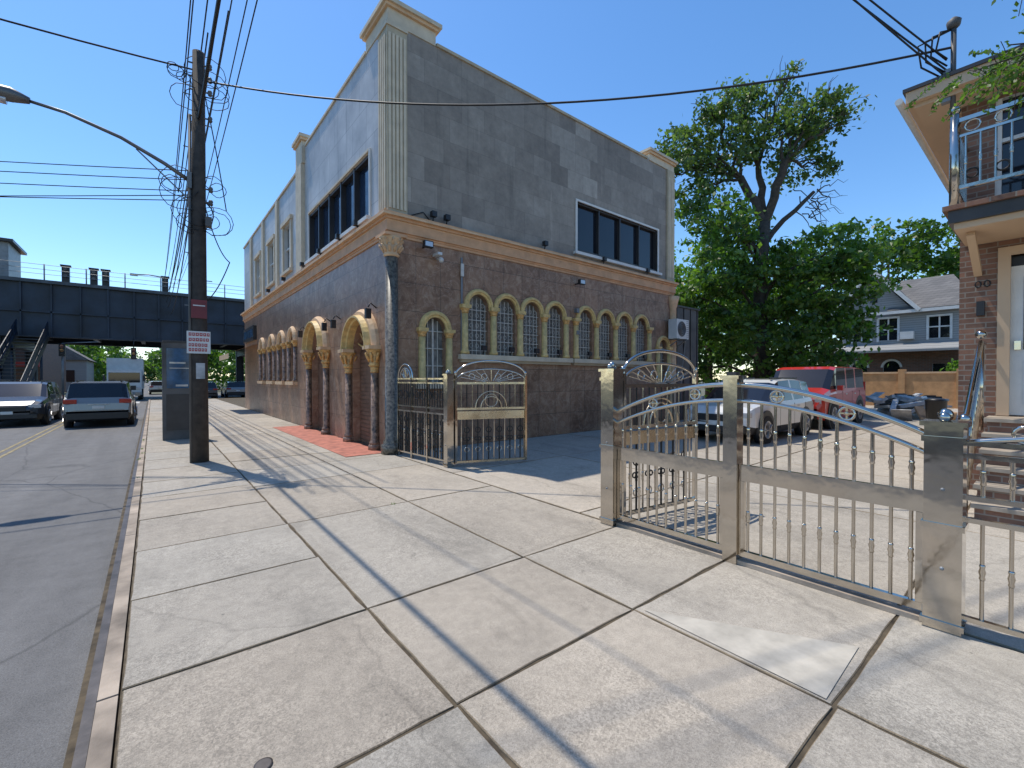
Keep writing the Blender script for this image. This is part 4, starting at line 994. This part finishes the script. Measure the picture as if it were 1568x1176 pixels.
it=[(-9-i*3.0,110+i*7+random.uniform(-6,6),random.uniform(8,11),4.5) for i in range(14)]
it+=[(-7.5,100+i*13,8+random.uniform(-1,2),3.8) for i in range(6)]
it+=[(3.5+i*3.2,82+random.uniform(-8,12)+i*2,random.uniform(7.5,9.5),3.8) for i in range(11)]
it+=[(4.5,100+i*15,8.5,4) for i in range(6)]
it+=[(-3+i*2.2,240,9,4.5) for i in range(6)]
mass('tree_row',it,.42,'leafd')
lt=root('locust_tree'); mb=MB()
mb.tube([(6.6,-3.0,-.05),(6.65,-2.9,2),(6.7,-2.6,4.2),(6.9,-2.5,6.5)],[.17,.14,.11,.06],'bark',10)
tips=[(6.45,.58,4.7),(6.6,.35,4.9),(6.3,.2,4.5),(6.35,.42,4.55),(6.3,.1,5.5),(6.5,.0,5.45),(6.6,-.3,5.2),(6.8,-.8,5.8),(6.2,-1.6,5.9),(7.4,-2.2,6.4),(5.9,-3.4,6.0)]
C=[];bp=[]
for i,q in enumerate(tips):
    b_=branchy(mb,(6.7,-2.6,4.3) if q[2]<5.3 else (6.8,-2.5,5.4),q,.045,.006,.5,8)[6:]; bp+=b_*(3 if i<6 else 1)
for i in range(190):
    s0=random.choice(bp)+V((random.gauss(0,.08),random.gauss(0,.1),random.gauss(0,.06)))
    a=random.uniform(0,2*PI); L_=random.uniform(.22,.38); d=V((math.cos(a),math.sin(a),random.uniform(-.7,0)))
    pts=[s0+d*L_*t_+V((0,0,-.45*L_*t_*t_)) for t_ in np.linspace(0,1,6)]
    mb.tube(pts,.003,'bark',4,False); sd=d.cross(V((0,0,1))).normalized()
    for t_ in np.linspace(.1,1,12):
        c=s0+d*L_*t_+V((0,0,-.45*L_*t_*t_))
        for sg in(-1,1): C.append(c+sd*sg*.032)
mb.build('trunk_and_branches',lt)
leafmesh('leaflets',np.array([tuple(c) for c in C]),.03,'leafd',rng.uniform(.2,1,len(C)),lt,2.0)
p=[]
for (x,y) in [(-.20,13.2),(-.18,12.4),(-.22,11.5),(-.2,15.1),(-.2,9.4),(2.4,5.35)]:
    k=14; p.append(np.array([x,y,.0])+rng.normal(size=(k,3))*np.array([.018,.04,.006]))
leafmesh('weeds',np.concatenate(p),.014,'leafd',rng.uniform(.2,1,sum(len(q) for q in p)))

# ================================================================= LIGHT / SKY / CAMERA
w=bpy.data.worlds.new('World'); scn.world=w; w.use_nodes=True; nt=w.node_tree
sk=N(nt,'ShaderNodeTexSky'); sk.sky_type='NISHITA'; sk.sun_disc=False
sun_to=V((-.11,.42,1)).normalized()
elv=math.asin(sun_to.z); az=math.atan2(sun_to.x,sun_to.y)
sk.sun_elevation=elv; sk.sun_rotation=az; sk.air_density=1.0; sk.dust_density=.2; sk.ozone_density=3.0; sk.altitude=0
hs=N(nt,'ShaderNodeHueSaturation'); hs.inputs['Saturation'].default_value=1.2; hs.inputs['Value'].default_value=1.4
bg=nt.nodes['Background']; bg.inputs[1].default_value=.15
nt.links.new(sk.outputs[0],hs.inputs['Color']); nt.links.new(hs.outputs[0],bg.inputs[0])
ld=bpy.data.lights.new('sun','SUN'); ld.energy=4.3; ld.angle=math.radians(.5); ld.color=(1,.93,.82)
lo=bpy.data.objects.new('sun',ld); scn.collection.objects.link(lo); lo.rotation_euler=(-sun_to).to_track_quat('-Z','Y').to_euler()
cd=bpy.data.cameras.new('camera'); co=bpy.data.objects.new('camera',cd); scn.collection.objects.link(co)
co.location=(0,0,1.6); co.rotation_euler=(math.radians(90-.67),0,-math.radians(39)); cd.lens=15.6; cd.sensor_width=36; cd.clip_start=.05; cd.clip_end=3000
scn.camera=co
scn.view_settings.view_transform='Standard'; scn.view_settings.look='None'; scn.view_settings.exposure=0
